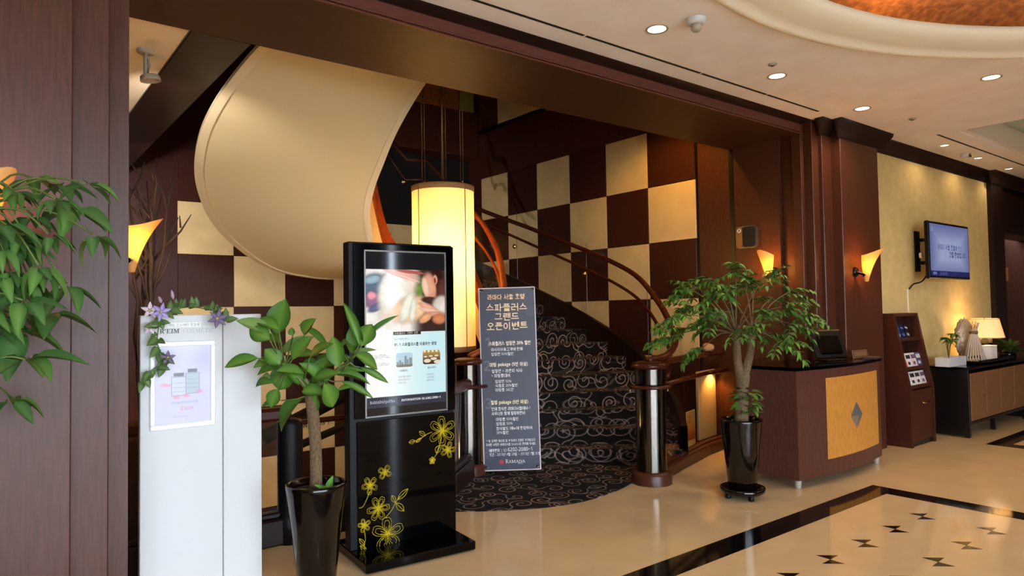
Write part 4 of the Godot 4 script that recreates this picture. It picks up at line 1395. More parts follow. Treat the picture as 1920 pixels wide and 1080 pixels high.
	for q in [[0.40, 0.745, "스파플러스"], [0.76, 0.735, "힐링 라운지"]]:
		write(im, q[2], w * q[0], h * q[1], 13, Color(0.35, 0.40, 0.42), 0.1)
	for k in 3:
		write(im, ["입장권 할인 이벤트", "마사지 이용 고객", "라운지 식사"][k], w * 0.385, h * (0.79 + 0.022 * k), 11, Color(0.62, 0.55, 0.58), 0.08)
		write(im, ["미팅룸 대여", "식음료 할인", "힐링 패키지"][k], w * 0.75, h * (0.785 + 0.022 * k), 11, Color(0.62, 0.55, 0.58), 0.08)
	write(im, "RAMADA", w * 0.04, h * 0.962, 22, Color(0.92, 0.92, 0.95), 0.05, 0.9, "Droid Serif")
	write(im, "SpaPlus", w * 0.205, h * 0.962, 22, Color(0.86, 0.88, 0.95), 0.05, 0.9, "Droid Serif")
	stroke(im, Vector2(w * 0.365, h * 0.94), Vector2(w * 0.365, h * 0.985), 1.5, Color(0.6, 0.6, 0.66))
	write(im, "INFORMATION 02.6202.2080~1", w * 0.42, h * 0.962, 19, Color(0.95, 0.95, 0.97), 0.13, 0.98)
	return ImageTexture.create_from_image(im)

func build_kiosk() -> void:
	var t := thing("advertising_kiosk", "tall black freestanding advertising screen with yellow flower drawings on its lower half", "display screen", Vector3(2.235, 0, -4.02), deg_to_rad(-5.15))
	var st := sf()
	box(st, Vector3(-0.02, 1.035, -0.05), Vector3(0.746, 1.95, 0.09), 0.006)
	obj("housing", st, M.black, t)
	st = sf()
	box(st, Vector3(0.004, 0.462, -0.002), Vector3(0.698, 0.80, 0.012), 0.003)
	obj("front_glass", st, M.black_gloss, t)
	st = sf()
	box(st, Vector3(0.0, 1.44, -0.004), Vector3(0.72, 1.12, 0.012), 0.003)
	var bez := obj("bezel", st, M.black_gloss, t)
	st = sf()
	var f := [-0.289, 0.300, 0.880, 1.961]
	for q in [[f[0], f[2], f[1], f[2] + 0.012], [f[0], f[3] - 0.012, f[1], f[3]], [f[0], f[2] + 0.012, f[0] + 0.012, f[3] - 0.012], [f[1] - 0.012, f[2] + 0.012, f[1], f[3] - 0.012]]:
		span(st, Vector3(q[0], q[1], 0.001), Vector3(q[2], q[3], 0.007), 0.002)
	obj("screen_frame", st, M.steel_dull, t)
	st = sf()
	uvquad(st, Vector3(f[0] + 0.012, f[2] + 0.012, 0.0035), Vector3(f[1] - 0.012, f[2] + 0.012, 0.0035), Vector3(f[1] - 0.012, f[3] - 0.012, 0.0035), Vector3(f[0] + 0.012, f[3] - 0.012, 0.0035))
	obj("screen_glass", st, M.screen_off, t)
	st = sf()
	uvquad(st, Vector3(-0.279, 0.942, 0.0045), Vector3(0.288, 0.942, 0.0045), Vector3(0.288, 1.836, 0.0045), Vector3(-0.279, 1.836, 0.0045))
	var sm := mat(Color(0, 0, 0), 0.08)
	sm.emission_enabled = true
	sm.emission = Color(1, 1, 1)
	sm.emission_operator = BaseMaterial3D.EMISSION_OP_MULTIPLY
	sm.emission_texture = screen_picture()
	sm.emission_energy_multiplier = 1.0
	obj("screen_image", st, sm, t)
	# drawings on the lower glass
	st = sf()
	flower(st, Vector2(0.255, 0.745), 0.102, 6, 0.5, 0.95)
	obj("flower_drawing", st, M.drawing, t, Transform3D(Basis(), Vector3(0, 0, 0.004)))
	st = sf()
	flower(st, Vector2(0.297, 0.612), 0.054, 5, 1.2)
	flower(st, Vector2(0.178, 0.555), 0.024, 5, 0.2)
	vine(st, [Vector2(0.25, 0.70), Vector2(0.232, 0.64), Vector2(0.215, 0.60), Vector2(0.185, 0.565)])
	leafline(st, Vector2(0.232, 0.65), Vector2(0.21, 0.60), 0.02)
	vine(st, [Vector2(0.18, 0.745), Vector2(0.14, 0.735), Vector2(0.09, 0.71), Vector2(0.03, 0.695)])
	leafline(st, Vector2(0.13, 0.725), Vector2(0.085, 0.76), 0.014)
	leafline(st, Vector2(0.055, 0.70), Vector2(0.01, 0.695), 0.013)
	leafline(st, Vector2(0.10, 0.715), Vector2(0.06, 0.69), 0.009)
	obj("flower_drawing", st, M.drawing, t, Transform3D(Basis(), Vector3(0, 0, 0.004)))
	st = sf()
	flower(st, Vector2(-0.145, 0.130), 0.108, 5, 0.3, 0.95)
	obj("flower_drawing", st, M.drawing, t, Transform3D(Basis(), Vector3(0, 0, 0.004)))
	st = sf()
	flower(st, Vector2(-0.207, 0.300), 0.075, 6, 0.0)
	flower(st, Vector2(-0.262, 0.455), 0.052, 5, 0.8, 1.1)
	flower(st, Vector2(-0.160, 0.525), 0.046, 4, 1.0)
	flower(st, Vector2(-0.302, 0.210), 0.042, 5, 0.5)
	vine(st, [Vector2(-0.262, 0.42), Vector2(-0.285, 0.37), Vector2(-0.31, 0.33), Vector2(-0.335, 0.325)])
	vine(st, [Vector2(-0.16, 0.235), Vector2(-0.12, 0.27), Vector2(-0.09, 0.315), Vector2(-0.06, 0.355)])
	leafline(st, Vector2(-0.075, 0.335), Vector2(0.0, 0.395), 0.018)
	leafline(st, Vector2(-0.09, 0.32), Vector2(-0.115, 0.37), 0.014)
	leafline(st, Vector2(-0.085, 0.315), Vector2(-0.03, 0.255), 0.02)
	vine(st, [Vector2(-0.302, 0.18), Vector2(-0.295, 0.12), Vector2(-0.305, 0.08), Vector2(-0.275, 0.03)])
	leafline(st, Vector2(-0.30, 0.085), Vector2(-0.335, 0.135), 0.012)
	leafline(st, Vector2(-0.285, 0.045), Vector2(-0.33, 0.09), 0.012)
	obj("flower_drawing", st, M.drawing, t, Transform3D(Basis(), Vector3(0, 0, 0.004)))
	st = sf()
	box(st, Vector3(-0.02, 0.034, 0.0), Vector3(0.746, 0.056, 0.552), 0.006)
	obj("base_plate", st, M.black_gloss, t)
	for sx in [-0.33, 0.29]:
		for sz in [-0.22, 0.22]:
			st = sf(true)
			lathe(st, [Vector2(0, 0), Vector2(0.02, 0), Vector2(0.02, 0.008)], Vector3(sx, 0, sz), 12)
			obj("foot", st, M.black, t)
	var l := AreaLight3D.new()
	l.name = "screen_light"
	l.area_size = Vector2(0.55, 0.88)
	l.light_energy = 0.25
	l.light_color = Color(0.86, 0.95, 1.0)
	l.area_range = 8.0
	l.shadow_enabled = true
	add_child(l)
	var fwd := t.transform.basis.z
	l.look_at_from_position(t.transform * Vector3(0.0, 1.39, 0.03), t.transform * Vector3(0.0, 1.39, 1.0))

# ---------------------------------------------------------------- banner on the stair
func banner_picture() -> ImageTexture:
	var w := 640
	var h := 2040
	var im := Image.create(w, h, false, Image.FORMAT_RGB8)
	im.fill(Color(0.20, 0.20, 0.255))
	var n := FastNoiseLite.new()
	n.frequency = 0.004
	n.seed = 2
	# faint pattern of large blossoms in the print
	for q in [[0.86, 0.05, 0.15], [0.70, 0.02, 0.10], [0.92, 0.13, 0.1], [0.1, 0.9, 0.12]]:
		for k in 5:
			var a := TAU * k / 5.0
			var c: Vector2 = Vector2(q[0] * w, q[1] * h) + Vector2.from_angle(a) * q[2] * w * 0.6
			for y in range(int(c.y - q[2] * w), int(c.y + q[2] * w)):
				for x in range(int(c.x - q[2] * w), int(c.x + q[2] * w)):
					if Vector2(x, y).distance_to(c) < q[2] * w * 0.55: dab(im, x, y, Color(0.34, 0.33, 0.42), 0.22)
	var cream := Color(0.93, 0.80, 0.62)
	var pale := Color(0.90, 0.88, 0.86)
	var grey := Color(0.33, 0.33, 0.38)
	write(im, "라마다 서울 호텔", w * 0.155, h * 0.052, 60, Color(0.94, 0.72, 0.52), 0.13, 0.92)
	write(im, "스파플러스", w * 0.125, h * 0.110, 88, cream, 0.12, 1.06)
	write(im, "그랜드", w * 0.27, h * 0.162, 88, cream, 0.12, 1.06)
	write(im, "오픈이벤트", w * 0.125, h * 0.213, 88, cream, 0.12, 1.06)
	for q in [["1", 0.08, 0.300], ["2", 0.05, 0.43], ["3", 0.06, 0.635]]:
		write(im, q[0], w * q[1], h * q[2], 150, grey, 0.13)
	write(im, "스파플러스 입장권 30% 할인", w * 0.155, h * 0.308, 48, Color(0.95, 0.88, 0.78), 0.12, 0.74)
	write(im, "마사지이용고객에 한해", w * 0.19, h * 0.341, 37, pale, 0.11, 0.94)
	write(im, "입장권 50%할인", w * 0.19, h * 0.366, 37, pale, 0.11, 0.94)
	write(im, "미팅 pakage (5인 이상)", w * 0.16, h * 0.424, 47, Color(0.95, 0.88, 0.78), 0.12, 0.82)
	write(im, "입장권 + 라운지 식사", w * 0.19, h * 0.459, 40, pale, 0.11, 0.9)
	write(im, "+ 미팅룸대여", w * 0.18, h * 0.484, 40, pale, 0.11, 0.9)
	write(im, "입장권 50%", w * 0.245, h * 0.516, 37, pale, 0.11, 0.94)
	write(im, "식음료 20%할인", w * 0.245, h * 0.539, 37, pale, 0.11, 0.94)
	write(im, "미팅룸 3시간", w * 0.245, h * 0.562, 37, pale, 0.11, 0.94)
	write(im, "힐링 pakage (5인 이상)", w * 0.16, h * 0.630, 47, Color(0.95, 0.90, 0.62), 0.12, 0.80)
	write(im, "단체 회식은 라마다서울에서~!", w * 0.165, h * 0.665, 40, pale, 0.11, 0.80)
	write(im, "사우나와 함께 힐링하면서", w * 0.165, h * 0.690, 40, pale, 0.11, 0.80)
	write(im, "미팅룸 50%할인", w * 0.24, h * 0.722, 37, pale, 0.11, 0.94)
	write(im, "입장료 50%", w * 0.24, h * 0.746, 37, pale, 0.11, 0.94)
	write(im, "회식별도 메뉴에 한정하여", w * 0.24, h * 0.772, 37, pale, 0.11, 0.94)
	write(im, "30%할인", w * 0.24, h * 0.794, 37, pale, 0.11, 0.94)
	for q in [[0.205, 0.498, 0.578], [0.20, 0.706, 0.808]]:
		stroke(im, Vector2(w * q[0], h * q[1]), Vector2(w * q[0], h * q[2]), 9, Color(0.10, 0.10, 0.14))
	write(im, "* 위 금액은 봉사료 및 부가세가 포함된 가격입니다.", w * 0.06, h * 0.838, 30, pale, 0.1, 0.78)
	write(im, "자세한 사항은 라마다서울 Spaplus로 문의해 주세요.", w * 0.05, h * 0.858, 30, pale, 0.1, 0.78)
	var x := write(im, "예약문의 | 02-", w * 0.10, h * 0.890, 38, pale, 0.11, 0.80)
	write(im, "6202-2080~1", x, h * 0.887, 52, Color(0.95, 0.95, 0.93), 0.11, 0.86)
	write(im, "기간 : 2013년 4월 28일 ~ 2013년 7월 31일", w * 0.10, h * 0.912, 36, pale, 0.1, 0.80)
	# hotel mark: red swirl and serif word
	for k in 9:
		var a := TAU * k / 9.0
		stroke(im, Vector2(w * 0.315, h * 0.952) + Vector2.from_angle(a) * 8, Vector2(w * 0.315, h * 0.952) + Vector2.from_angle(a + 0.9) * 24, 9, Color(0.72, 0.10, 0.16))
	write(im, "R", w * 0.38, h * 0.950, 52, pale, 0.05, 0.9, "Droid Serif")
	write(im, "AMADA", w * 0.435, h * 0.952, 40, pale, 0.05, 1.15, "Droid Serif")
	write(im, "SEOUL", w * 0.60, h * 0.964, 14, pale, 0.05, 1.2, "Droid Serif")
	# light border of the sheet
	for y in h:
		for xx in w:
			if xx < 11 or xx > w - 12 or y < 11 or y > h - 12: im.set_pixel(xx, y, Color(0.78, 0.74, 0.74))
	return ImageTexture.create_from_image(im)

func build_banner() -> void:
	var t := thing("event_banner", "tall dark grey banner with pale Korean event text, standing before the carpeted stair", "banner", Vector3(4.006, 0, -5.18))
	var lean := Basis(Vector3.UP, deg_to_rad(-37.9)) * Basis(Vector3.BACK, deg_to_rad(1.0)) * Basis(Vector3.RIGHT, deg_to_rad(-1.5))
	var xf := Transform3D(lean, Vector3(0, 0.04, 0))
	var w := 0.545
	var h := 1.74
	var st := sf()
	uvquad(st, Vector3(-w / 2, 0, 0), Vector3(w / 2, 0, 0), Vector3(w / 2, h, 0), Vector3(-w / 2, h, 0))
	var pm := mat(Color(1, 1, 1), 0.45)
	pm.albedo_texture = banner_picture()
	obj("printed_face", st, pm, t, xf)
	st = sf()
	box(st, Vector3(0, h / 2, -0.002), Vector3(w, h, 0.003))
	obj("sheet", st, mat(Color(0.5, 0.48, 0.48), 0.6), t, xf)
	for sx in [-1.0, 1.0]:
		for y in [0.03, h - 0.03]:
			st = sf(true)
			lathe(st, [Vector2(0.007, 0.0), Vector2(0.010, 0.004), Vector2(0.017, 0.004), Vector2(0.019, 0.0)], Vector3.ZERO, 16, xf * Transform3D(Basis(Vector3.RIGHT, PI / 2), Vector3(sx * (w / 2 - 0.028), y, 0.001)))
			obj("grommet", st, M.steel, t)
	# crossed rods of the stand behind the sheet, hub and feet
	var hub := xf * Vector3(0, 0.62, -0.10)
	for sx in [-1.0, 1.0]:
		st = sf(true)
		tube(st, [hub, xf * Vector3(sx * (w / 2 - 0.03), h - 0.03, -0.006)], 0.006, 8)
		obj("stand_rod", st, M.black, t)
		st = sf(true)
		tube(st, [hub, xf * Vector3(sx * (w / 2 - 0.03), 0.03, -0.006)], 0.006, 8)
		obj("stand_rod", st, M.black, t)
		st = sf(true)
		var foot: Vector3 = lean * Vector3(sx * 0.22, 0, 0)
		tube(st, [hub, Vector3(foot.x, 0.0, foot.z) + lean * Vector3(0, 0, -0.03)], 0.008, 8)
		obj("stand_leg", st, M.black, t)
	st = sf(true)
	var back: Vector3 = lean * Vector3(0, 0, -0.34)
	tube(st, [hub, Vector3(back.x, 0.0, back.z)], 0.008, 8)
	obj("stand_leg", st, M.black, t)

# ---------------------------------------------------------------- white display wall with garland
func poster_picture() -> ImageTexture:
	var w := 420
	var h := 600
	var im := Image.create(w, h, false, Image.FORMAT_RGB8)
	im.fill(Color(0.80, 0.79, 0.90))
	var glass_ink := Color(0.50, 0.54, 0.58)
	# two bottles
	for b in [[0.42, 0.40, 0.64, 0.26, Color(0.80, 0.82, 0.90)], [0.67, 0.355, 0.62, 0.25, Color(0.66, 0.72, 0.74)]]:
		var x0: float = (b[0] - b[3] * 0.5) * w
		var x1: float = (b[0] + b[3] * 0.5) * w
		for y in range(int(b[1] * h), int(b[2] * h)):
			for x in range(int(x0), int(x1)): dab(im, x, y, b[4], 0.8)
		polyline(im, [Vector2(x0, b[1] * h), Vector2(x1, b[1] * h), Vector2(x1, b[2] * h), Vector2(x0, b[2] * h), Vector2(x0, b[1] * h)], 4, glass_ink)
		for y in range(int((b[1] - 0.055) * h), int((b[1] - 0.008) * h)):
			for x in range(int(x0 + 16), int(x1 - 16)): dab(im, x, y, Color(0.36, 0.38, 0.40), 0.9)
		for k in 3: stroke(im, Vector2(x0 + 12, (b[1] + 0.08 + 0.055 * k) * h), Vector2(x1 - 12, (b[1] + 0.08 + 0.055 * k) * h), 2.5, glass_ink)
	# pink petals
	for p in [[0.15, 0.49, 0.09, 0.03], [0.24, 0.50, 0.07, 0.02], [0.38, 0.66, 0.08, 0.03], [0.55, 0.645, 0.08, 0.03], [0.80, 0.60, 0.07, 0.028]]:
		for y in range(int((p[1] - p[3]) * h), int((p[1] + p[3]) * h)):
			for x in range(int((p[0] - p[2]) * w), int((p[0] + p[2]) * w)):
				var q := Vector2((x / float(w) - p[0]) / p[2], (y / float(h) - p[1]) / p[3]).length()
				dab(im, x, y, Color(0.90, 0.58, 0.68), clampf(1.2 - q, 0, 0.9))
	write(im, "COSMETIC WATER", w * 0.28, h * 0.735, 22, Color(0.55, 0.55, 0.66), 0.05, 1.0, "Droid Serif")
	write(im, "R'eim", w * 0.44, h * 0.81, 40, Color(0.86, 0.52, 0.60), 0.05, 0.9, "Droid Serif")
	write(im, "beauty & relax", w * 0.32, h * 0.91, 16, Color(0.62, 0.60, 0.70), 0.05, 1.0)
	return ImageTexture.create_from_image(im)

func build_white_board() -> void:
	var z := -4.12
	var t := thing("display_board", "tall white freestanding display board with a framed cosmetics poster", "display board", Vector3(0, 0, z))
	var st := sf()
	span(st, Vector3(0.682, 0.0, -0.05), Vector3(1.103, 1.558, 0.0), 0.004)
	obj("board_panel", st, M.white, t)
	st = sf()
	span(st, Vector3(1.107, 0.0, -0.05), Vector3(1.322, 1.558, -0.001), 0.004)
	obj("board_panel", st, M.white, t)
	# poster in a thin white frame under film
	var x0 := 0.727
	var x1 := 1.060
	var y0 := 0.936
	var y1 := 1.413
	st = sf()
	for q in [[x0, y0, x1, y0 + 0.028], [x0, y1 - 0.028, x1, y1], [x0, y0 + 0.028, x0 + 0.026, y1 - 0.028], [x1 - 0.026, y0 + 0.028, x1, y1 - 0.028]]:
		span(st, Vector3(q[0], q[1], 0.0), Vector3(q[2], q[3], 0.018), 0.005)
	var pf := obj("poster_frame", st, M.white_gloss, t)
	var pm := mat(Color(0.93, 0.92, 0.93), 0.25)
	pm.albedo_texture = poster_picture()
	# the film over the print is slightly rippled
	st = sf(true)
	var nz := FastNoiseLite.new()
	nz.seed = 5
	nz.frequency = 9.0
	var g := 22
	var pt := func(i: int, j: int) -> Vector3:
		var x := lerpf(x0 + 0.026, x1 - 0.026, float(i) / g)
		var y := lerpf(y0 + 0.028, y1 - 0.028, float(j) / g)
		return Vector3(x, y, 0.008 + 0.0016 * nz.get_noise_2d(x, y))
	for i in g:
		for j in g:
			var v := [pt.call(i, j), pt.call(i + 1, j), pt.call(i + 1, j + 1), pt.call(i, j + 1)]
			var uv := [Vector2(i, j), Vector2(i + 1, j), Vector2(i + 1, j + 1), Vector2(i, j + 1)]
			for k in [0, 2, 1, 0, 3, 2]:
				st.set_uv(Vector2(uv[k].x / g, 1.0 - uv[k].y / g))
				st.add_vertex(v[k])
	obj("poster", st, pm, t)
	# printed lettering
	for q in [["R'EIM", 0.775, 1.470, 0.0014, 700, Color(0.24, 0.24, 0.26)], ["COSMETIC", 0.893, 1.470, 0.00135, 400, Color(0.66, 0.66, 0.68)]]:
		var tm := TextMesh.new()
		var f := SystemFont.new()
		f.font_names = PackedStringArray(["Droid Serif"])
		f.font_weight = q[4]
		tm.font = f
		tm.text = q[0]
		tm.font_size = 24
		tm.pixel_size = q[3]
		tm.depth = 0.001
		tm.horizontal_alignment = HORIZONTAL_ALIGNMENT_LEFT
		put("lettering", tm, mat(q[5], 0.5), t, Transform3D(Basis(), Vector3(q[1], q[2], 0.001)))
	var im := Image.create(256, 40, false, Image.FORMAT_RGB8)
	im.fill(Color(0.90, 0.90, 0.89))
	write(im, "레임 코스메틱 화장품", 4, 20, 27, Color(0.45, 0.45, 0.47), 0.08, 0.95)
	st = sf()
	uvquad(st, Vector3(0.815, 1.491, 0.0006), Vector3(0.985, 1.491, 0.0006), Vector3(0.985, 1.515, 0.0006), Vector3(0.815, 1.515, 0.0006))
	var km := mat(Color(1, 1, 1), 0.45)
	km.albedo_texture = ImageTexture.create_from_image(im)
	obj("lettering", st, km, t)
	build_garland(z)

func build_garland(z: float) -> void:
	var t := thing("flower_garland", "artificial clematis vine with purple star flowers draped over the white board's corner", "garland", Vector3(0.9, 1.56, z))
	var o := Vector3(0.9, 1.56, z)
	var raw := [Vector3(1.10, 1.52, 0.06), Vector3(1.06, 1.57, 0.03), Vector3(0.99, 1.595, -0.02), Vector3(0.92, 1.60, 0.0), Vector3(0.86, 1.59, -0.02), Vector3(0.79, 1.575, 0.02), Vector3(0.765, 1.52, 0.06), Vector3(0.755, 1.42, 0.05), Vector3(0.775, 1.35, 0.05), Vector3(0.79, 1.30, 0.05), Vector3(0.735, 1.27, 0.05), Vector3(0.68, 1.21, 0.05)]
	var path := smooth_path(raw.map(func(v: Vector3) -> Vector3: return v - Vector3(o.x, o.y, 0)), 5)
	var st := sf(true)
	tube(st, path, 0.003, 6)
	obj("stem", st, M.stem, t)
	var lm := leaf_mesh(0.3, 0.2, 0.3, 5, Color(0.05, 0.10, 0.025), Color(0.13, 0.20, 0.07))
	var r := RandomNumberGenerator.new()
	r.seed = 21
	for k in 46:
		var u := k / 45.0
		var p: Vector3 = path[int(u * (path.size() - 1))]
		var top := u < 0.45
		var d := Vector3(r.randf_range(-1, 1), r.randf_range(-0.3, 0.9) if top else r.randf_range(-1.2, 0.3), r.randf_range(0.1, 0.7)).normalized()
		var L := r.randf_range(0.045, 0.078)
		put("leaf", lm, M.leaf, t, leaf_xf(p, p + d * L, L * 0.62, Vector3(r.randf_range(-0.5, 0.5), 0.5, 1)))
	var pm := leaf_mesh(0.3, 0.15, 0.25, 4, Color(0.22, 0.16, 0.42), Color(0.42, 0.36, 0.60))
	var pm2 := leaf_mesh(0.3, 0.15, 0.25, 4, Color(0.55, 0.45, 0.52), Color(0.70, 0.60, 0.66))
	var pm3 := leaf_mesh(0.3, 0.15, 0.25, 4, Color(0.10, 0.07, 0.14), Color(0.20, 0.15, 0.25))
	for q in [[Vector3(0.715, 1.585, 0.07), pm2, 0.045, 5], [Vector3(0.765, 1.575, 0.09), pm, 0.05, 6], [Vector3(1.05, 1.535, 0.09), pm3, 0.055, 6], [Vector3(0.80, 1.33, 0.08), pm3, 0.04, 5], [Vector3(0.715, 1.49, 0.06), pm2, 0.036, 5]]:
		var fl := Node3D.new()
		fl.name = part_name("blossom", t)
		fl.position = q[0] - Vector3(o.x, o.y, 0)
		t.add_child(fl)
		for k in q[3]:
			var a: float = TAU * k / q[3] + 0.3
			var d := Vector3(cos(a), sin(a), 0.35)
			put("petal", q[1], M.petal, fl, leaf_xf(d * 0.006, d * q[2], q[2] * 0.5, Vector3(0, 0, 1)))
		st = sf(true)
		lathe(st, [Vector2(0, 0.012), Vector2(0.006, 0.008), Vector2(0.007, 0.0)], Vector3.ZERO, 10, Transform3D(Basis(Vector3.RIGHT, PI / 2), Vector3(0, 0, 0.002)))
		obj("flower_centre", st, mat(Color(0.75, 0.7, 0.4), 0.7), fl)
	for q in [[Vector3(0.775, 1.625, 0.05), Vector3(0.76, 1.66, 0.06)], [Vector3(0.835, 1.645, 0.04), Vector3(0.825, 1.695, 0.05)]]:
		var a: Vector3 = q[0] - Vector3(o.x, o.y, 0)
		var b: Vector3 = q[1] - Vector3(o.x, o.y, 0)
		st = sf(true)
		tube(st, [a, a.lerp(b, 0.3), a.lerp(b, 0.7), b], [0.004, 0.010, 0.008, 0.001], 8)
		obj("bud", st, mat(Color(0.66, 0.58, 0.66), 0.6), t)
		st = sf(true)
		tube(st, [a, a + Vector3(0.03, -0.04, -0.02)], 0.0016, 6)
		obj("stem", st, M.stem, t)

const RUBBER_LEAVES := [
	[1.36, 1.44, -3.97, 1.39, 1.62, -3.94, 0.13],
	[1.24, 1.45, -3.7, 1.1, 1.53, -3.76, 0.08],
	[1.22, 1.42, -3.67, 1.14, 1.48, -3.72, 0.09],
	[1.18, 1.32, -3.73, 1.04, 1.29, -3.8, 0.07],
	[1.27, 1.47, -3.67, 1.18, 1.53, -3.74, 0.07],
	[1.38, 1.33, -3.95, 1.5, 1.42, -3.84, 0.07],
	[1.38, 1.3, -3.77, 1.46, 1.42, -3.74, 0.09],
	[1.49, 1.43, -3.88, 1.52, 1.52, -3.84, 0.09],
	[1.6, 1.34, -3.8, 1.51, 1.51, -3.91, 0.05],
	[1.55, 1.26, -3.54, 1.53, 1.41, -3.56, 0.09],
	[1.55, 1.26, -3.74, 1.58, 1.33, -3.77, 0.09],
	[1.42, 1.19, -3.83, 1.46, 1.26, -3.75, 0.08],
	[1.33, 1.13, -3.84, 1.36, 1.26, -3.81, 0.13],
	[1.24, 1.19, -3.65, 1.17, 1.18, -3.77, 0.05],
	[1.31, 1.14, -3.8, 1.26, 1.06, -3.8, 0.08],
	[1.34, 1.07, -3.84, 1.26, 1.04, -3.93, 0.04],
	[1.48, 1.06, -3.89, 1.37, 0.91, -3.99, 0.09],
	[1.5, 1.17, -3.62, 1.57, 1.04, -3.63, 0.1],
	[1.49, 1.1, -3.71, 1.49, 1.01, -3.74, 0.07],
	[1.43, 1.12, -3.76, 1.51, 1.12, -3.66, 0.07],
	[1.62, 1.36, -3.68, 1.68, 1.42, -3.66, 0.04],
	[1.64, 1.38, -3.47, 1.58, 1.59, -3.5, 0.05],
	[1.66, 1.37, -3.52, 1.62, 1.48, -3.5, 0.09],
	[1.65, 1.37, -3.47, 1.71, 1.49, -3.48, 0.1],
	[1.76, 1.4, -3.64, 1.88, 1.53, -3.53, 0.03],
	[1.68, 1.32, -3.65, 1.75, 1.35, -3.54, 0.03],
	[1.74, 1.24, -3.68, 1.86, 1.17, -3.59, 0.04],
	[1.61, 1.22, -3.74, 1.72, 1.23, -3.63, 0.04],
	[1.57, 1.21, -3.6, 1.69, 1.19, -3.49, 0.04],
	[1.66, 1.16, -3.76, 1.79, 1.09, -3.65, 0.04],
	[1.59, 1.12, -3.64, 1.67, 1.14, -3.64, 0.04],
	[1.43, 1.43, -3.9, 1.42, 1.47, -3.9, 0.04],
	[1.27, 1.21, -3.81, 1.24, 1.21, -3.87, 0.04],
	[1.29, 1.28, -3.72, 1.23, 1.36, -3.74, 0.09],
	[1.38, 1.39, -3.94, 1.3, 1.43, -4.04, 0.08],
	[1.43, 1.31, -3.65, 1.48, 1.4, -3.56, 0.09]]
const CORNER_TUFTS := [
	[0.08, 1.99, -2.9, 6.0, 0.082],
	[0.15, 2.06, -3.01, 6.0, 0.091],
	[0.19, 1.93, -2.59, 6.0, 0.082],
	[0.15, 1.92, -2.98, 6.0, 0.082],
	[0.22, 2.02, -2.84, 5.0, 0.101],
	[0.27, 1.98, -2.56, 4.0, 0.091],
	[0.27, 1.96, -2.97, 6.0, 0.137],
	[0.11, 1.81, -2.8, 6.0, 0.091],
	[0.18, 1.83, -2.73, 6.0, 0.082],
	[0.09, 1.73, -3.12, 6.0, 0.091],
	[0.15, 1.72, -2.66, 6.0, 0.091],
	[0.24, 1.67, -2.82, 4.0, 0.11],
	[0.32, 1.85, -2.86, 4.0, 0.11],
	[0.11, 1.61, -2.66, 6.0, 0.101],
	[0.2, 1.57, -2.99, 3.0, 0.137],
	[0.1, 1.51, -2.92, 3.0, 0.174],
	[0.12, 1.42, -2.72, 6.0, 0.137],
	[0.1, 1.26, -3.14, 6.0, 0.11],
	[0.07, 1.65, -2.8, 6.0, 0.091],
	[0.04, 1.55, -2.88, 6.0, 0.11],
	[0.05, 1.9, -3.13, 6.0, 0.091],
	[-0.0, 1.75, -2.76, 6.0, 0.11],
	[-0.03, 1.96, -3.06, 6.0, 0.11],
	[-0.01, 1.47, -3.11, 6.0, 0.11]]
const TREE_TUFTS := [
	[4.59, 1.72, -3.54],
	[4.99, 1.8, -3.59],
	[4.74, 1.82, -3.19],
	[4.94, 1.79, -3.06],
	[5.54, 1.69, -3.18],
	[5.3, 1.48, -2.97],
	[4.31, 1.5, -3.42],
	[4.63, 1.31, -3.78],
	[4.76, 1.56, -3.6],
	[4.55, 1.64, -3.21],
	[5.01, 1.69, -3.28],
	[5.39, 1.63, -3.27],
	[5.04, 1.42, -2.93],
	[4.93, 1.49, -3.13],
	[5.13, 1.51, -3.51],
	[4.69, 1.43, -3.39],
	[4.72, 1.4, -3.13],
	[5.32, 1.33, -3.29],
	[4.79, 1.23, -3.54],
	[4.91, 1.28, -2.93],
	[4.73, 1.72, -3.55],
	[5.24, 1.74, -3.35],
	[4.62, 1.73, -3.21],
	[5.12, 1.55, -3.03],
	[4.82, 1.38, -3.76],
	[4.69, 1.54, -3.34]]

# ---------------------------------------------------------------- plants
func tall_pot(t: Node3D, h: float, r0: float, r1: float) -> void:
	var st := sf(true)
	lathe(st, [Vector2(0, 0.0), Vector2(r0 * 0.94, 0.0), Vector2(r0, 0.012), Vector2(lerpf(r0, r1, 0.5), h * 0.55), Vector2(lerpf(r0, r1, 0.82), h * 0.82), Vector2(r1 * 0.985, h - 0.035), Vector2(r1, h - 0.02), Vector2(r1, h - 0.004), Vector2(r1 - 0.008, h), Vector2(r1 - 0.018, h - 0.006), Vector2(r1 - 0.022, h - 0.05)], Vector3.ZERO, 48)
	obj("pot", st, M.pot, t)
	st = sf(true)
	lathe(st, [Vector2(0, h - 0.028), Vector2(r1 * 0.5, h - 0.034), Vector2(r1 - 0.022, h - 0.045)], Vector3.ZERO, 32)
	obj("soil", st, M.soil, t)

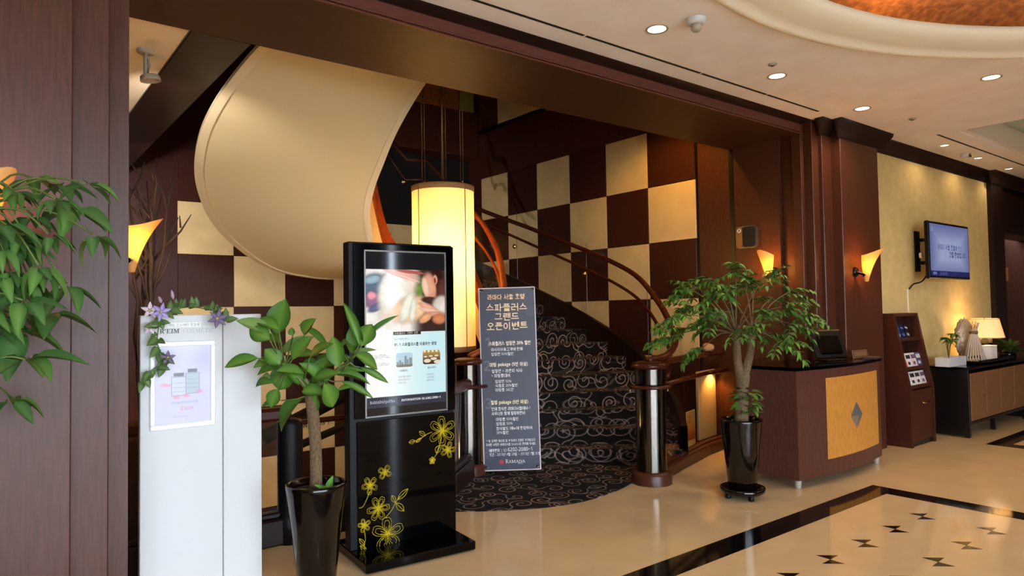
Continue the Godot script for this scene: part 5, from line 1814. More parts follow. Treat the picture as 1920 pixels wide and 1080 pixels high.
func build_rubber_plant() -> void:
	var at := Vector3(1.50, 0, -3.74)
	var t := thing("potted_rubber_plant", "rubber plant with broad glossy leaves in a tall dark pot between white board and screen", "plant", at)
	tall_pot(t, 0.61, 0.10, 0.166)
	var st := sf(true)
	tube(st, smooth_path([Vector3(0.01, 0.55, -0.03), Vector3(0.012, 0.74, -0.03), Vector3(0.0, 0.92, -0.025), Vector3(-0.02, 1.10, -0.02)], 4), [0.036, 0.035, 0.034, 0.034, 0.034, 0.033, 0.033, 0.033, 0.033, 0.033, 0.034, 0.034, 0.036], 14)
	obj("trunk", st, M.bark, t)
	var nodes := [Vector3(1.348, 1.265, -3.80), Vector3(1.44, 1.192, -3.75), Vector3(1.531, 1.19, -3.70), Vector3(1.640, 1.28, -3.60), Vector3(1.479, 1.10, -3.755)]
	st = sf(true)
	for k in 4:
		tube(st, smooth_path([nodes[4] - at, (nodes[4].lerp(nodes[k], 0.5) + Vector3(0, 0.015, 0)) - at, nodes[k] - at], 4), 0.012, 8)
	obj("branch", st, M.stem, t)
	var meshes := [leaf_mesh(0.30, 0.12, 0.58, 8), leaf_mesh(0.45, 0.22, 0.55, 8), leaf_mesh(0.2, 0.3, 0.62, 8, Color(0.035, 0.10, 0.015), Color(0.12, 0.23, 0.035))]
	var pale := leaf_mesh(0.25, 0.15, 0.55, 8, Color(0.11, 0.20, 0.05), Color(0.20, 0.31, 0.09))
	var eye := Vector3(-0.614, 0.1, 0.789)
	var i := 0
	st = sf(true)
	for q in RUBBER_LEAVES:
		var a := Vector3(q[0], q[1], q[2])
		var b := Vector3(q[3], q[4], q[5])
		var nrm := (eye + Vector3(0, 0.7, 0) + Vector3(rng.randf_range(-0.4, 0.4), rng.randf_range(-0.2, 0.4), rng.randf_range(-0.4, 0.4))).normalized()
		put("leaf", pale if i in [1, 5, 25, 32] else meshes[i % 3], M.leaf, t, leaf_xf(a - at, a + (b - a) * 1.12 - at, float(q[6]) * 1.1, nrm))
		var near: Vector3 = nodes[0]
		for n in nodes:
			if n.distance_to(a) < near.distance_to(a): near = n
		tube(st, [near - at, near.lerp(a, 0.5) - at + Vector3(0, -0.01, 0), a - at], [0.005, 0.004, 0.0035], 6)
		i += 1
	for k in 14:
		var a: Vector3 = nodes[k % 5] + Vector3(rng.randf_range(-0.05, 0.05), rng.randf_range(-0.02, 0.06), rng.randf_range(-0.05, 0.05))
		var d := Vector3(rng.randf_range(-1, 1), rng.randf_range(-0.3, 0.9), rng.randf_range(-1, 0.5)).normalized()
		put("leaf", meshes[k % 3], M.leaf, t, leaf_xf(a - at, a + d * 0.17 - at, 0.085, (eye + Vector3(0, 0.8, 0)).normalized()))
	obj("petiole", st, M.stem, t)
	# two small shoots on the soil
	var sh := leaf_mesh(0.2, 0.2, 0.3, 5, Color(0.06, 0.20, 0.03), Color(0.12, 0.28, 0.05))
	for q in [[Vector3(0.04, 0.565, 0.06), Vector3(0.075, 0.645, 0.05), 0.04], [Vector3(0.04, 0.565, 0.06), Vector3(-0.03, 0.615, 0.08), 0.03], [Vector3(-0.06, 0.57, 0.04), Vector3(-0.12, 0.60, 0.05), 0.025]]:
		put("leaf", sh, M.leaf, t, leaf_xf(q[0], q[1], q[2], Vector3(-0.4, 0.5, 0.7)))

func build_corner_plant() -> void:
	var at := Vector3(-0.22, 0, -2.72)
	var t := thing("potted_umbrella_plant", "leafy umbrella plant with drooping leaflets in front of the left column", "plant", at)
	tall_pot(t, 0.62, 0.12, 0.19)
	var st := sf(true)
	for q in [[Vector3(-0.03, 0.57, 0), Vector3(0.0, 1.1, -0.03), Vector3(0.08, 1.6, -0.05), Vector3(0.2, 2.0, -0.1)], [Vector3(0.04, 0.57, 0.03), Vector3(0.1, 1.0, 0.0), Vector3(0.16, 1.4, -0.02), Vector3(0.24, 1.85, 0.0)], [Vector3(0.0, 0.57, -0.05), Vector3(-0.1, 1.0, -0.1), Vector3(-0.12, 1.5, -0.14), Vector3(-0.05, 2.0, -0.2)]]:
		tube(st, smooth_path(q, 5), 0.014, 8)
	obj("stem", st, M.bark, t)
	var meshes := [leaf_mesh(0.25, 0.25, 0.30, 6, Color(0.035, 0.10, 0.02), Color(0.09, 0.17, 0.05)), leaf_mesh(0.3, 0.4, 0.28, 6, Color(0.05, 0.13, 0.02), Color(0.11, 0.2, 0.05)), leaf_mesh(0.2, 0.15, 0.32, 6, Color(0.025, 0.075, 0.015), Color(0.07, 0.13, 0.04))]
	var r := RandomNumberGenerator.new()
	r.seed = 5
	var spines := [Vector3(0.06, 1.55, -0.05), Vector3(0.16, 1.3, -0.02), Vector3(-0.1, 1.6, -0.15), Vector3(0.2, 1.9, -0.06)]
	st = sf(true)
	var tufts := CORNER_TUFTS.duplicate()
	for k in 20:
		tufts.append([r.randf_range(-0.10, 0.15), r.randf_range(1.48, 1.98), r.randf_range(-3.05, -2.7), 6.0, r.randf_range(0.07, 0.11)])
	for q in tufts:
		var p := Vector3(q[0], q[1], q[2]) - at
		var near: Vector3 = spines[0]
		for n in spines:
			if n.distance_to(p) < near.distance_to(p): near = n
		tube(st, smooth_path([near, near.lerp(p, 0.6) + Vector3(0, 0.05, 0), p], 4), 0.0035, 6)
		var out := (p - near).normalized()
		var num: int = q[3]
		for k in num:
			var a := TAU * k / num + r.randf() * 0.6
			var d := (Vector3(cos(a), -0.45 + r.randf_range(-0.35, 0.3), sin(a)) + out * 0.5).normalized()
			var L: float = q[4] * r.randf_range(0.85, 1.2)
			var s0 := p + d * 0.02
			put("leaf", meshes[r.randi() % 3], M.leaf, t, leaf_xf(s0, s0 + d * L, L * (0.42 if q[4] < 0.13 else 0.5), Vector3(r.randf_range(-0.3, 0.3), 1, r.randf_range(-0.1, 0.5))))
	obj("petiole", st, M.stem, t)

func build_tree() -> void:
	var at := Vector3(4.944, 0, -3.319)
	var t := thing("potted_tree", "small tree with forked trunk and feathery crown in a black pot beside the desk", "plant", at)
	# wheeled saucer under the pot
	var st := sf(true)
	lathe(st, [Vector2(0, 0.035), Vector2(0.15, 0.035), Vector2(0.175, 0.055), Vector2(0.178, 0.085), Vector2(0.166, 0.088), Vector2(0.15, 0.06), Vector2(0, 0.055)], Vector3.ZERO, 40)
	obj("saucer", st, M.pot, t)
	for k in 4:
		var a := TAU * (k + 0.3) / 4
		st = sf(true)
		lathe(st, [Vector2(0, 0.0), Vector2(0.02, 0.0), Vector2(0.024, 0.012), Vector2(0.02, 0.036)], Vector3(0.13 * cos(a), 0, 0.13 * sin(a)), 12)
		obj("foot", st, M.black, t)
	var sub := Node3D.new()
	sub.name = "planter"
	sub.position = Vector3(0, 0.056, 0)
	t.add_child(sub)
	tall_pot(sub, 0.585, 0.112, 0.166)
	st = sf(true)
	tube(st, smooth_path([Vector3(0.0, 0.58, 0), Vector3(0.006, 0.78, 0.01), Vector3(0.008, 0.90, 0.015), Vector3(0.012, 1.0, 0.02)], 4), [0.062, 0.060, 0.058, 0.056, 0.055, 0.054, 0.053, 0.053, 0.054, 0.056, 0.058, 0.060, 0.058], 14)
	tube(st, smooth_path([Vector3(0.0, 0.97, 0.01), Vector3(-0.02, 1.08, 0.0), Vector3(-0.03, 1.20, 0.0), Vector3(-0.035, 1.34, 0.0)], 4), [0.044, 0.042, 0.040, 0.038, 0.037, 0.036, 0.035, 0.034, 0.034, 0.033, 0.032, 0.031, 0.030], 12)
	tube(st, smooth_path([Vector3(0.02, 0.97, 0.02), Vector3(0.035, 1.08, 0.05), Vector3(0.055, 1.22, 0.075), Vector3(0.06, 1.37, 0.085)], 4), [0.042, 0.040, 0.038, 0.037, 0.036, 0.035, 0.034, 0.033, 0.032, 0.031, 0.030, 0.029, 0.028], 12)
	obj("trunk", st, M.bark, t)
	var meshes := [leaf_mesh(0.2, 0.2, 0.34, 4, Color(0.05, 0.14, 0.022), Color(0.09, 0.19, 0.035)), leaf_mesh(0.3, 0.35, 0.30, 4, Color(0.09, 0.21, 0.025), Color(0.14, 0.26, 0.04)), leaf_mesh(0.15, 0.1, 0.36, 4, Color(0.032, 0.095, 0.018), Color(0.06, 0.13, 0.03))]
	var r := RandomNumberGenerator.new()
	r.seed = 15
	var forks := [Vector3(-0.035, 1.34, 0.0), Vector3(0.06, 1.37, 0.085)]
	st = sf(true)
	var leaves := []
	for q in TREE_TUFTS:
		var p := Vector3(q[0], q[1], q[2]) - at
		var from: Vector3 = forks[0] if p.x - 0.2 * p.z < 0.0 else forks[1]
		var mid := from.lerp(p, 0.5) + Vector3(0, 0.05, 0)
		tube(st, smooth_path([from, mid, p], 4), [0.010, 0.009, 0.008, 0.007, 0.006, 0.005, 0.004, 0.003, 0.0025], 6)
		var out := (p - from)
		out.y *= 0.3
		out = out.normalized()
		# three or four feathery fronds at the end of each twig
		for f in 7:
			var d := (out.rotated(Vector3.UP, r.randf_range(-1.3, 1.3)) + Vector3(0, r.randf_range(-0.75, 0.15), 0)).normalized()
			var L := r.randf_range(0.13, 0.22)
			var tip := p + d * L + Vector3(0, -0.03, 0)
			tube(st, [p, p.lerp(tip, 0.5) + Vector3(0, 0.012, 0), tip], [0.003, 0.002, 0.0015], 5)
			var side := d.cross(Vector3.UP).normalized()
			for k in 4:
				var u := 0.3 + 0.7 * k / 3.0
				var c := p.lerp(tip, u) + Vector3(0, 0.012 * sin(PI * u), 0)
				for s in [-1.0, 1.0]:
					var ld: Vector3 = (d * 0.6 + side * s + Vector3(0, r.randf_range(-0.6, 0.05), 0)).normalized()
					leaves.append([c, c + ld * r.randf_range(0.055, 0.078), r.randf_range(0.024, 0.032), Vector3(r.randf_range(-0.5, 0.5), 1, r.randf_range(-0.5, 0.5))])
			leaves.append([tip, tip + (d + Vector3(0, -0.4, 0)).normalized() * 0.07, 0.028, Vector3.UP])
	obj("branch", st, M.bark, t)
	# low leafy tuft at the foot of the trunk
	for k in 46:
		var a := r.randf() * TAU
		var e := r.randf_range(0.66, 0.86)
		var c := Vector3(0.035 + 0.06 * cos(a), e, 0.02 + 0.07 * sin(a))
		var d := Vector3(cos(a), r.randf_range(-0.5, 0.5), sin(a)).normalized()
		leaves.append([c, c + d * 0.085, 0.05, Vector3(0, 1, 0.3)])
	# the leaves nearest the camera are pieces of their own, those behind are one mass
	leaves.sort_custom(func(x: Array, y: Array) -> bool: return (at + x[0]).length_squared() < (at + y[0]).length_squared())
	for k in mini(300, leaves.size()):
		var q: Array = leaves[k]
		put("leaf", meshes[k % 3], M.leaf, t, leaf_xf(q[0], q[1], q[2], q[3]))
	var rest := SurfaceTool.new()
	rest.begin(Mesh.PRIMITIVE_TRIANGLES)
	for k in range(300, leaves.size()):
		var q: Array = leaves[k]
		rest.append_from(meshes[k % 3], 0, leaf_xf(q[0], q[1], q[2], q[3]))
	var fo := put("foliage", rest.commit(), M.leaf, t)
	fo.set_meta("kind", "stuff")

# ---------------------------------------------------------------- reception desk
func build_desk() -> void:
	var t := thing("reception_desk", "dark wood reception desk with bowed front, maple panel and diamond emblem", "desk", Vector3(0, 0, 0))
	var zf := -3.13
	var bow := func(x: float, extra := 0.0) -> float: return zf + 0.07 * sin(PI * clampf((x - 5.48) / 1.53, 0, 1)) + extra
	var outline := func(e: float) -> PackedVector2Array:
		var p := PackedVector2Array()
		for k in 17:
			var x := lerpf(5.48 - e, 7.01 + e, k / 16.0)
			p.append(Vector2(x, bow.call(x, e)))
		p.append_array([Vector2(7.01 + e, -3.40), Vector2(6.58, -3.40), Vector2(6.56, -3.66), Vector2(5.46 - e, -3.66)])
		return p
	var st := sf()
	prism(st, outline.call(0.0), 0.075, 1.0)
	obj("body", st, M.wood_desk, t)
	st = sf()
	prism(st, outline.call(0.012), 1.0, 1.008)
	prism(st, outline.call(0.02), 1.008, 1.03)
	obj("worktop", st, M.black_gloss, t)
	# inset pale panel following the bow
	st = sf()
	var n := 12
	for k in n:
		var xa := lerpf(5.865, 6.915, float(k) / n)
		var xb := lerpf(5.865, 6.915, float(k + 1) / n)
		quad(st, Vector3(xa, 0.21, bow.call(xa, 0.004)), Vector3(xb, 0.21, bow.call(xb, 0.004)), Vector3(xb, 0.918, bow.call(xb, 0.004)), Vector3(xa, 0.918, bow.call(xa, 0.004)))
		for y in [0.21, 0.918]:
			quad(st, Vector3(xa, y, bow.call(xa, 0.0)), Vector3(xb, y, bow.call(xb, 0.0)), Vector3(xb, y, bow.call(xb, 0.004)), Vector3(xa, y, bow.call(xa, 0.004)))
	obj("front_panel", st, M.maple, t)
	# diamond emblem: bright bevelled lozenge on a darker one
	var c := Vector3(6.37, 0.545, bow.call(6.37, 0.006))
	st = sf()
	var dx := 0.115
	var dy := 0.125
	var tip := c + Vector3(-0.01, 0, 0.018)
	var v := [c + Vector3(-dx, 0, 0), c + Vector3(0, -dy, 0), c + Vector3(dx, 0, 0), c + Vector3(0, dy, 0)]
	for k in 4: tri(st, v[k], v[(k + 1) % 4], tip)
	obj("diamond_emblem", st, mat(Color(0.62, 0.60, 0.57), 0.3, 0.75), t)
	for q in [Vector3(5.53, 0, -3.17), Vector3(6.95, 0, -3.16), Vector3(5.53, 0, -3.58), Vector3(6.5, 0, -3.58)]:
		st = sf(true)
		lathe(st, [Vector2(0, 0), Vector2(0.022, 0.0), Vector2(0.026, 0.01), Vector2(0.03, 0.075), Vector2(0, 0.076)], q, 14)
		obj("foot", st, M.grey_fitting, t)
	# monitor seen from behind, leaning back
	var mt := thing("desk_monitor", "black monitor seen from behind, tilted on the reception desk", "monitor", Vector3(6.46, 1.03, -3.33), deg_to_rad(-14.0))
	var tilt := Transform3D(Basis(Vector3.RIGHT, deg_to_rad(-20.0)), Vector3(0, 0.012, 0.02))
	st = sf()
	box(st, Vector3(0, 0.145, 0), Vector3(0.40, 0.27, 0.03), 0.008, tilt)
	obj("screen_shell", st, M.black, mt)
	st = sf()
	box(st, Vector3(0, 0.14, 0.022), Vector3(0.28, 0.19, 0.03), 0.014, tilt)
	obj("rear_cover", st, M.black_gloss, mt)
	st = sf()
	box(st, Vector3(-0.0, 0.285, 0), Vector3(0.40, 0.012, 0.026), 0.004, tilt)
	obj("bezel_edge", st, mat(Color(0.45, 0.36, 0.26), 0.35, 0.4), mt)
	st = sf()
	box(st, Vector3(0, 0.006, 0.0), Vector3(0.26, 0.012, 0.16), 0.004)
	obj("stand_base", st, M.black, mt)
	var sg := thing("desk_sign", "small brown name plate standing on the desk behind the monitor", "sign", Vector3(6.83, 1.031, -3.22), deg_to_rad(-8.0))
	st = sf()
	box(st, Vector3(0, 0.042, 0), Vector3(0.24, 0.084, 0.012), 0.003, Transform3D(Basis(Vector3.RIGHT, -0.2), Vector3.ZERO))
	obj("plate", st, mat(Color(0.36, 0.24, 0.15), 0.5), sg)
	st = sf()
	box(st, Vector3(0, 0.045, 0.007), Vector3(0.19, 0.04, 0.002), 0.0005, Transform3D(Basis(Vector3.RIGHT, -0.2), Vector3.ZERO))
	obj("name_strip", st, mat(Color(0.44, 0.30, 0.20), 0.5), sg)
	var pp := thing("desk_papers", "flat stack of dark papers lying at the right end of the desk", "papers", Vector3(6.86, 1.031, -3.12), 0.1)
	st = sf()
	for k in 3: box(st, Vector3(0.004 * k, 0.004 + 0.006 * k, 0), Vector3(0.22, 0.006, 0.10), 0.001, Transform3D(Basis(Vector3.UP, 0.04 * k), Vector3.ZERO))
	obj("sheets", st, mat(Color(0.20, 0.16, 0.14), 0.6), pp)

# ---------------------------------------------------------------- brochure rack
func build_rack() -> void:
	var t := thing("brochure_rack", "tall dark wood brochure rack with sloping front beside the pale wall", "rack", Vector3(0, 0, 0))
	var x0 := 7.95
	var x1 := 8.59
	# side profile (z, y): upright back, sloping front
	var side := PackedVector2Array([Vector2(-3.548, 0), Vector2(-3.235, 0), Vector2(-3.235, 0.62), Vector2(-3.385, 1.455), Vector2(-3.548, 1.455)])
	var face_z := func(y: float) -> float: return -3.235 if y < 0.62 else lerpf(-3.235, -3.385, (y - 0.62) / 0.835)
	var turn := Basis(Vector3(0, 0, 1), Vector3(1, 0, 0), Vector3(0, 1, 0))
	for x in [x0, x1 - 0.05]:
		var st := sf()
		prism(st, side, x, x + 0.05, Transform3D(Basis(Vector3(0, 0, 1), Vector3(1, 0, 0), Vector3(0, 1, 0)), Vector3.ZERO))
		obj("side_panel", st, M.wood_rack, t)
	var st := sf()
	span(st, Vector3(x0 + 0.05, 0, -3.548), Vector3(x1 - 0.05, 1.455, -3.52))
	obj("back_panel", st, M.wood_rack, t)
	st = sf()
	span(st, Vector3(x0 + 0.05, 1.42, -3.548), Vector3(x1 - 0.05, 1.455, -3.385), 0.004)
	obj("top_panel", st, M.wood_rack, t)
	st = sf()
	span(st, Vector3(x0 + 0.05, 0.06, -3.26), Vector3(x1 - 0.05, 0.585, -3.24), 0.004)
	var dr := obj("door", st, M.wood_rack, t)
	st = sf(true)
	tube(st, [Vector3(8.24, 0.47, -3.238), Vector3(8.245, 0.465, -3.215), Vector3(8.32, 0.46, -3.212), Vector3(8.395, 0.465, -3.215), Vector3(8.40, 0.47, -3.238)], 0.008, 8)
	obj("handle", st, M.brass, dr)
	st = sf()
	span(st, Vector3(x0 + 0.05, 0.0, -3.27), Vector3(x1 - 0.05, 0.06, -3.26))
	obj("kickboard", st, M.black_wood, t)
	st = sf()
	span(st, Vector3(x0 + 0.05, 0.585, -3.52), Vector3(x1 - 0.05, 0.61, -3.24))
	obj("shelf", st, M.wood_rack, t)
	for y in [0.68, 0.88, 1.20]:
		st = sf()
		var zf: float = face_z.call(y)
		span(st, Vector3(x0 + 0.05, y - 0.055, -3.52), Vector3(x1 - 0.05, y - 0.04, zf - 0.01))
		obj("shelf", st, M.wood_rack, t)
		st = sf()
		span(st, Vector3(x0 + 0.05, y - 0.055, zf - 0.018), Vector3(x1 - 0.05, y - 0.015, zf - 0.008), 0.002)
		obj("front_lip", st, M.wood_rack, t)
	# brochures: a sheet stack with a printed face, one by one
	var cols := [[Color(0.85, 0.30, 0.26), Color(0.86, 0.82, 0.80)], [Color(0.80, 0.78, 0.78), Color(0.42, 0.30, 0.40)], [Color(0.86, 0.84, 0.84), Color(0.16, 0.14, 0.16)], [Color(0.24, 0.26, 0.40), Color(0.80, 0.78, 0.78)], [Color(0.55, 0.30, 0.26), Color(0.88, 0.86, 0.82)], [Color(0.82, 0.81, 0.80), Color(0.50, 0.52, 0.62)]]
	var rows := [
		["middle shelf of the rack", 0.88, 0.155, 4, 0.135, [0, 2, 1, 3], ["red and white", "white and black", "white and plum", "navy and white"]],
		["lowest shelf of the rack", 0.68, 0.150, 4, 0.135, [5, 2, 2, 1], ["white and lilac", "white and black", "pale black-lettered", "white and plum"]],
	]
	var place := ["leftmost", "second from left", "third from left", "rightmost"]
	for rw in rows:
		for k in int(rw[3]):
			var w: float = rw[4] * 0.86
			var y: float = rw[1] - 0.022
			var h: float = rw[2]
			var x: float = 8.035 + 0.132 * k + w * 0.5
			var b := thing("brochure", "%s brochure, %s on the %s" % [rw[6][k], place[k], rw[0]], "brochure", Vector3(x, y, face_z.call(y) - 0.05), 0.0, "brochures on the %s" % rw[0])
			var xf := Transform3D(Basis(Vector3.RIGHT, deg_to_rad(-16.0)), Vector3.ZERO)
			var cc: Array = cols[rw[5][k]]
			st = sf()
			box(st, Vector3(0, h / 2, -0.006), Vector3(w, h, 0.012), 0.001, xf)
			obj("pages", st, mat(cc[0], 0.5), b)
			st = sf()
			box(st, Vector3(0, h * 0.72, 0.0005), Vector3(w * 0.9, h * 0.28, 0.001), 0.0, xf)
			box(st, Vector3(-w * 0.1, h * 0.25, 0.0005), Vector3(w * 0.5, h * 0.22, 0.001), 0.0, xf)
			obj("cover_print", st, mat(cc[1], 0.5), b)
	for k in 4:
		var b := thing("leaflet", ["blue leaflet with yellow edge, leftmost on the rack's top shelf", "bright blue leaflet, second on the rack's top shelf", "dark blue leaflet, third on the rack's top shelf", "dark leaflet with white lettering, rightmost on the rack's top shelf"][k], "leaflet", Vector3(8.07 + 0.115 * k, 1.165, -3.42), 0.0, "leaflets on the top shelf of the rack")
		var xf := Transform3D(Basis(Vector3.RIGHT, deg_to_rad(-18.0)) * Basis(Vector3.BACK, -0.22), Vector3.ZERO)
		st = sf()
		box(st, Vector3(0, 0.085, 0), Vector3(0.085, 0.17, 0.006), 0.001, xf)
		obj("pages", st, mat([Color(0.55, 0.55, 0.25), Color(0.10, 0.30, 0.62), Color(0.12, 0.15, 0.32), Color(0.10, 0.10, 0.15)][k], 0.4), b)
		st = sf()
		box(st, Vector3(0.0, 0.13, 0.0035), Vector3(0.06, 0.02, 0.001), 0.0, xf)
		box(st, Vector3(0.01, 0.05, 0.0035), Vector3(0.05, 0.03, 0.001), 0.0, xf)
		obj("cover_print", st, mat([Color(0.10, 0.25, 0.55), Color(0.55, 0.70, 0.85), Color(0.40, 0.45, 0.75), Color(0.80, 0.80, 0.82)][k], 0.4), b)

# ---------------------------------------------------------------- sideboard
func build_sideboard() -> void:
	var x0 := 9.0
	var x1 := 11.1
	var z0 := -3.50
	var z1 := -3.03
	var t := thing("sideboard", "low black sideboard with pale wood doors under the wall television", "sideboard", Vector3.ZERO)
	var st := sf()
	span(st, Vector3(x0, 0.02, z0), Vector3(x0 + 0.04, 0.79, z1), 0.004)
	span(st, Vector3(x1 - 0.04, 0.02, z0), Vector3(x1, 0.79, z1), 0.004)
	span(st, Vector3(x0 + 0.04, 0.15, z0), Vector3(x1 - 0.04, 0.78, z0 + 0.02))
	span(st, Vector3(x0 + 0.04, 0.15, z0), Vector3(x1 - 0.04, 0.18, z1 - 0.005))
	obj("carcass", st, M.black_wood, t)
	st = sf()
	span(st, Vector3(x0 - 0.01, 0.785, z0), Vector3(x1 + 0.01, 0.815, z1 + 0.01), 0.005)
	obj("top", st, M.black_gloss, t)
	for k in 4:
		st = sf()
		var a := x0 + 0.06 + 0.495 * k
		span(st, Vector3(a + 0.004, 0.19, z1 - 0.02), Vector3(a + 0.491, 0.74, z1), 0.004)
		var d := obj("door", st, M.pale_wood, t)
		st = sf(true)
		var hx := a + (0.40 if k % 2 == 0 else 0.09)
		lathe(st, [Vector2(0, 0.02), Vector2(0.012, 0.018), Vector2(0.014, 0.01), Vector2(0.008, 0.0)], Vector3.ZERO, 12, Transform3D(Basis(Vector3.RIGHT, PI / 2), Vector3(hx, 0.46, z1)))
		obj("knob", st, mat(Color(0.4, 0.28, 0.18), 0.4), d)
	for x in [x0 + 0.02, 9.85, x1 - 0.06]:
		for z in [z1 - 0.07, z0 + 0.01]:
			st = sf()
			span(st, Vector3(x, 0.0, z), Vector3(x + 0.05, 0.15, z + 0.055), 0.004)
			obj("leg", st, M.black_wood, t)
	var top := 0.816
	# raised black tray
	var tr := thing("black_tray", "raised black tray on the sideboard under the lamp and ornaments", "tray", Vector3(10.12, top, -3.24))
	st = sf()
	box(st, Vector3(0, 0.02, 0), Vector3(1.2, 0.03, 0.36), 0.008)
	for s in [-1.0, 1.0]:
		box(st, Vector3(0, 0.038, 0.17 * s), Vector3(1.2, 0.02, 0.02), 0.004)
	obj("tray_body", st, M.black_gloss, tr)
	st = sf()
	for s in [-1.0, 1.0]:
		box(st, Vector3(0.5 * s, 0.003, 0), Vector3(0.1, 0.006, 0.3), 0.001)
	obj("foot", st, M.black, tr)
	# two white planter boxes
	for k in 2:
		var b := thing("planter_box", ["left white planter box on the sideboard, holding the small money plant", "right white planter box on the sideboard, next to the black tray"][k], "planter", Vector3(9.03 + 0.255 * k, top, -3.26), 0.0, "white planter boxes")
		st = sf()
		var w := 0.24
		var h := 0.105
		for q in [[Vector3(0, h / 2, 0.075), Vector3(w, h, 0.01)], [Vector3(0, h / 2, -0.075), Vector3(w, h, 0.01)], [Vector3(-w / 2 + 0.005, h / 2, 0), Vector3(0.01, h, 0.14)], [Vector3(w / 2 - 0.005, h / 2, 0), Vector3(0.01, h, 0.14)], [Vector3(0, 0.005, 0), Vector3(w - 0.02, 0.01, 0.14)]]:
			box(st, q[0], q[1], 0.002)
		obj("box_body", st, M.white, b)
		st = sf()
		box(st, Vector3(0, h - 0.02, 0), Vector3(w - 0.022, 0.012, 0.138))
		obj("pebbles", st, mat(Color(0.70, 0.66, 0.60), 0.9), b)
	var pl := thing("small_plant", "little green leafy plant growing in the left white planter box", "plant", Vector3(9.08, top + 0.09, -3.26))
	st = sf(true)
	var lm := leaf_mesh(0.25, 0.3, 0.3, 4, Color(0.06, 0.15, 0.025), Color(0.11, 0.21, 0.04))
	var r := RandomNumberGenerator.new()
	r.seed = 8
	for k in 6:
		var a := r.randf() * TAU
		var tip := Vector3(0.11 * cos(a), r.randf_range(0.13, 0.29), 0.07 * sin(a))
		tube(st, [Vector3(0.02, 0, 0), Vector3(tip.x * 0.4, tip.y * 0.6, tip.z * 0.4), tip], 0.004, 6)
		for j in 6:
			var b := TAU * j / 6.0
			var d := Vector3(cos(b), r.randf_range(-0.5, 0.5), sin(b)).normalized()
			put("leaf", lm, M.leaf, pl, leaf_xf(tip, tip + d * 0.08, 0.042, Vector3(0, 1, 0.2)))
	obj("stem", st, M.stem, pl)
	# bundle of white twigs tied near the top
	var tw := thing("twig_bundle", "bundle of white twigs tied near the top, standing before the lamp", "ornament", Vector3(9.73, top + 0.045, -3.20))
	for k in 22:
		var a := TAU * k / 22.0
		st = sf(true)
		tube(st, [Vector3(0.15 * cos(a), 0, 0.11 * sin(a)), Vector3(0.035 * cos(a), 0.33, 0.03 * sin(a)), Vector3(0.07 * cos(a + 0.4), 0.45 + 0.03 * sin(k * 3.1), 0.06 * sin(a + 0.4))], [0.009, 0.007, 0.005], 6)
		obj("twig", st, mat(Color(0.80, 0.74, 0.66), 0.8), tw)
	st = sf(true)
	lathe(st, [Vector2(0.042, 0.31), Vector2(0.048, 0.32), Vector2(0.048, 0.345), Vector2(0.042, 0.355)], Vector3.ZERO, 16)
	obj("tie", st, mat(Color(0.45, 0.36, 0.26), 0.8), tw)
	var an := thing("white_sculpture", "rough white shell-like sculpture behind the twig bundle", "ornament", Vector3(9.90, top + 0.062, -3.36))
	st = sf(true)
	var nz := FastNoiseLite.new()
	nz.seed = 3
	nz.frequency = 4.5
	nz.fractal_octaves = 3
	var m := 30
	var f := func(i: int, k: int) -> Vector3:
		var th := PI * i / m
		var ph := TAU * k / 44.0
		var d := Vector3(sin(th) * cos(ph), cos(th), sin(th) * sin(ph))
		return Vector3(0, 0.235, 0) + d * Vector3(0.19, 0.235, 0.08) * (1.0 - 0.0 * th + 0.35 * nz.get_noise_3dv(d))
	for i in m:
		for k in 44:
			quad(st, f.call(i, k), f.call(i + 1, k), f.call(i + 1, k + 1), f.call(i, k + 1))
	obj("shell", st, mat(Color(0.80, 0.74, 0.66), 0.85), an)
	# table lamp
	var lp := thing("table_lamp", "lit table lamp with tapered cream shade and dark rounded base on the sideboard", "lamp", Vector3(10.30, top + 0.035, -3.26))
	st = sf(true)
	lathe(st, [Vector2(0, 0), Vector2(0.08, 0), Vector2(0.085, 0.012), Vector2(0.05, 0.03), Vector2(0.06, 0.08), Vector2(0.085, 0.15), Vector2(0.07, 0.21), Vector2(0.03, 0.25), Vector2(0.02, 0.27), Vector2(0, 0.27)], Vector3.ZERO, 24)
	obj("base", st, M.black_gloss, lp)
	st = sf(true)
	tube(st, [Vector3(0, 0.27, 0), Vector3(0, 0.52, 0)], 0.008, 8)
	obj("stem", st, M.brass, lp)
	st = sf(true)
	lathe(st, [Vector2(0.215, 0.26), Vector2(0.16, 0.50)], Vector3.ZERO, 40)
	obj("lamp_shade", st, M.table_shade, lp)
	st = sf(true)
	lathe(st, [Vector2(0.217, 0.255), Vector2(0.218, 0.266), Vector2(0.213, 0.266)], Vector3.ZERO, 40)
	lathe(st, [Vector2(0.162, 0.494), Vector2(0.162, 0.505), Vector2(0.157, 0.505)], Vector3.ZERO, 40)
	obj("shade_trim", st, mat(Color(0.8, 0.7, 0.5), 0.7), lp)
	st = sf(true)
	lathe(st, [Vector2(0, 0.05), Vector2(0.028, 0.03), Vector2(0.03, 0.0), Vector2(0.015, -0.04), Vector2(0, -0.045)], Vector3(0, 0.40, 0), 14)
	obj("bulb", st, glow(Color(1, 0.8, 0.5), 8.0), lp)
	lamp_light("table_lamp_light", lp.position + Vector3(0, 0.40, 0), WARM, 0.45, 0.04)
	var bx := thing("white_box", "small white box on the tray between sculpture and lamp base", "box", Vector3(10.10, top + 0.036, -3.16))
	st = sf()
	box(st, Vector3(0, 0.075, 0), Vector3(0.2, 0.15, 0.12), 0.004)
	box(st, Vector3(0, 0.158, 0), Vector3(0.206, 0.018, 0.126), 0.004)
	obj("carton", st, M.paper, bx)
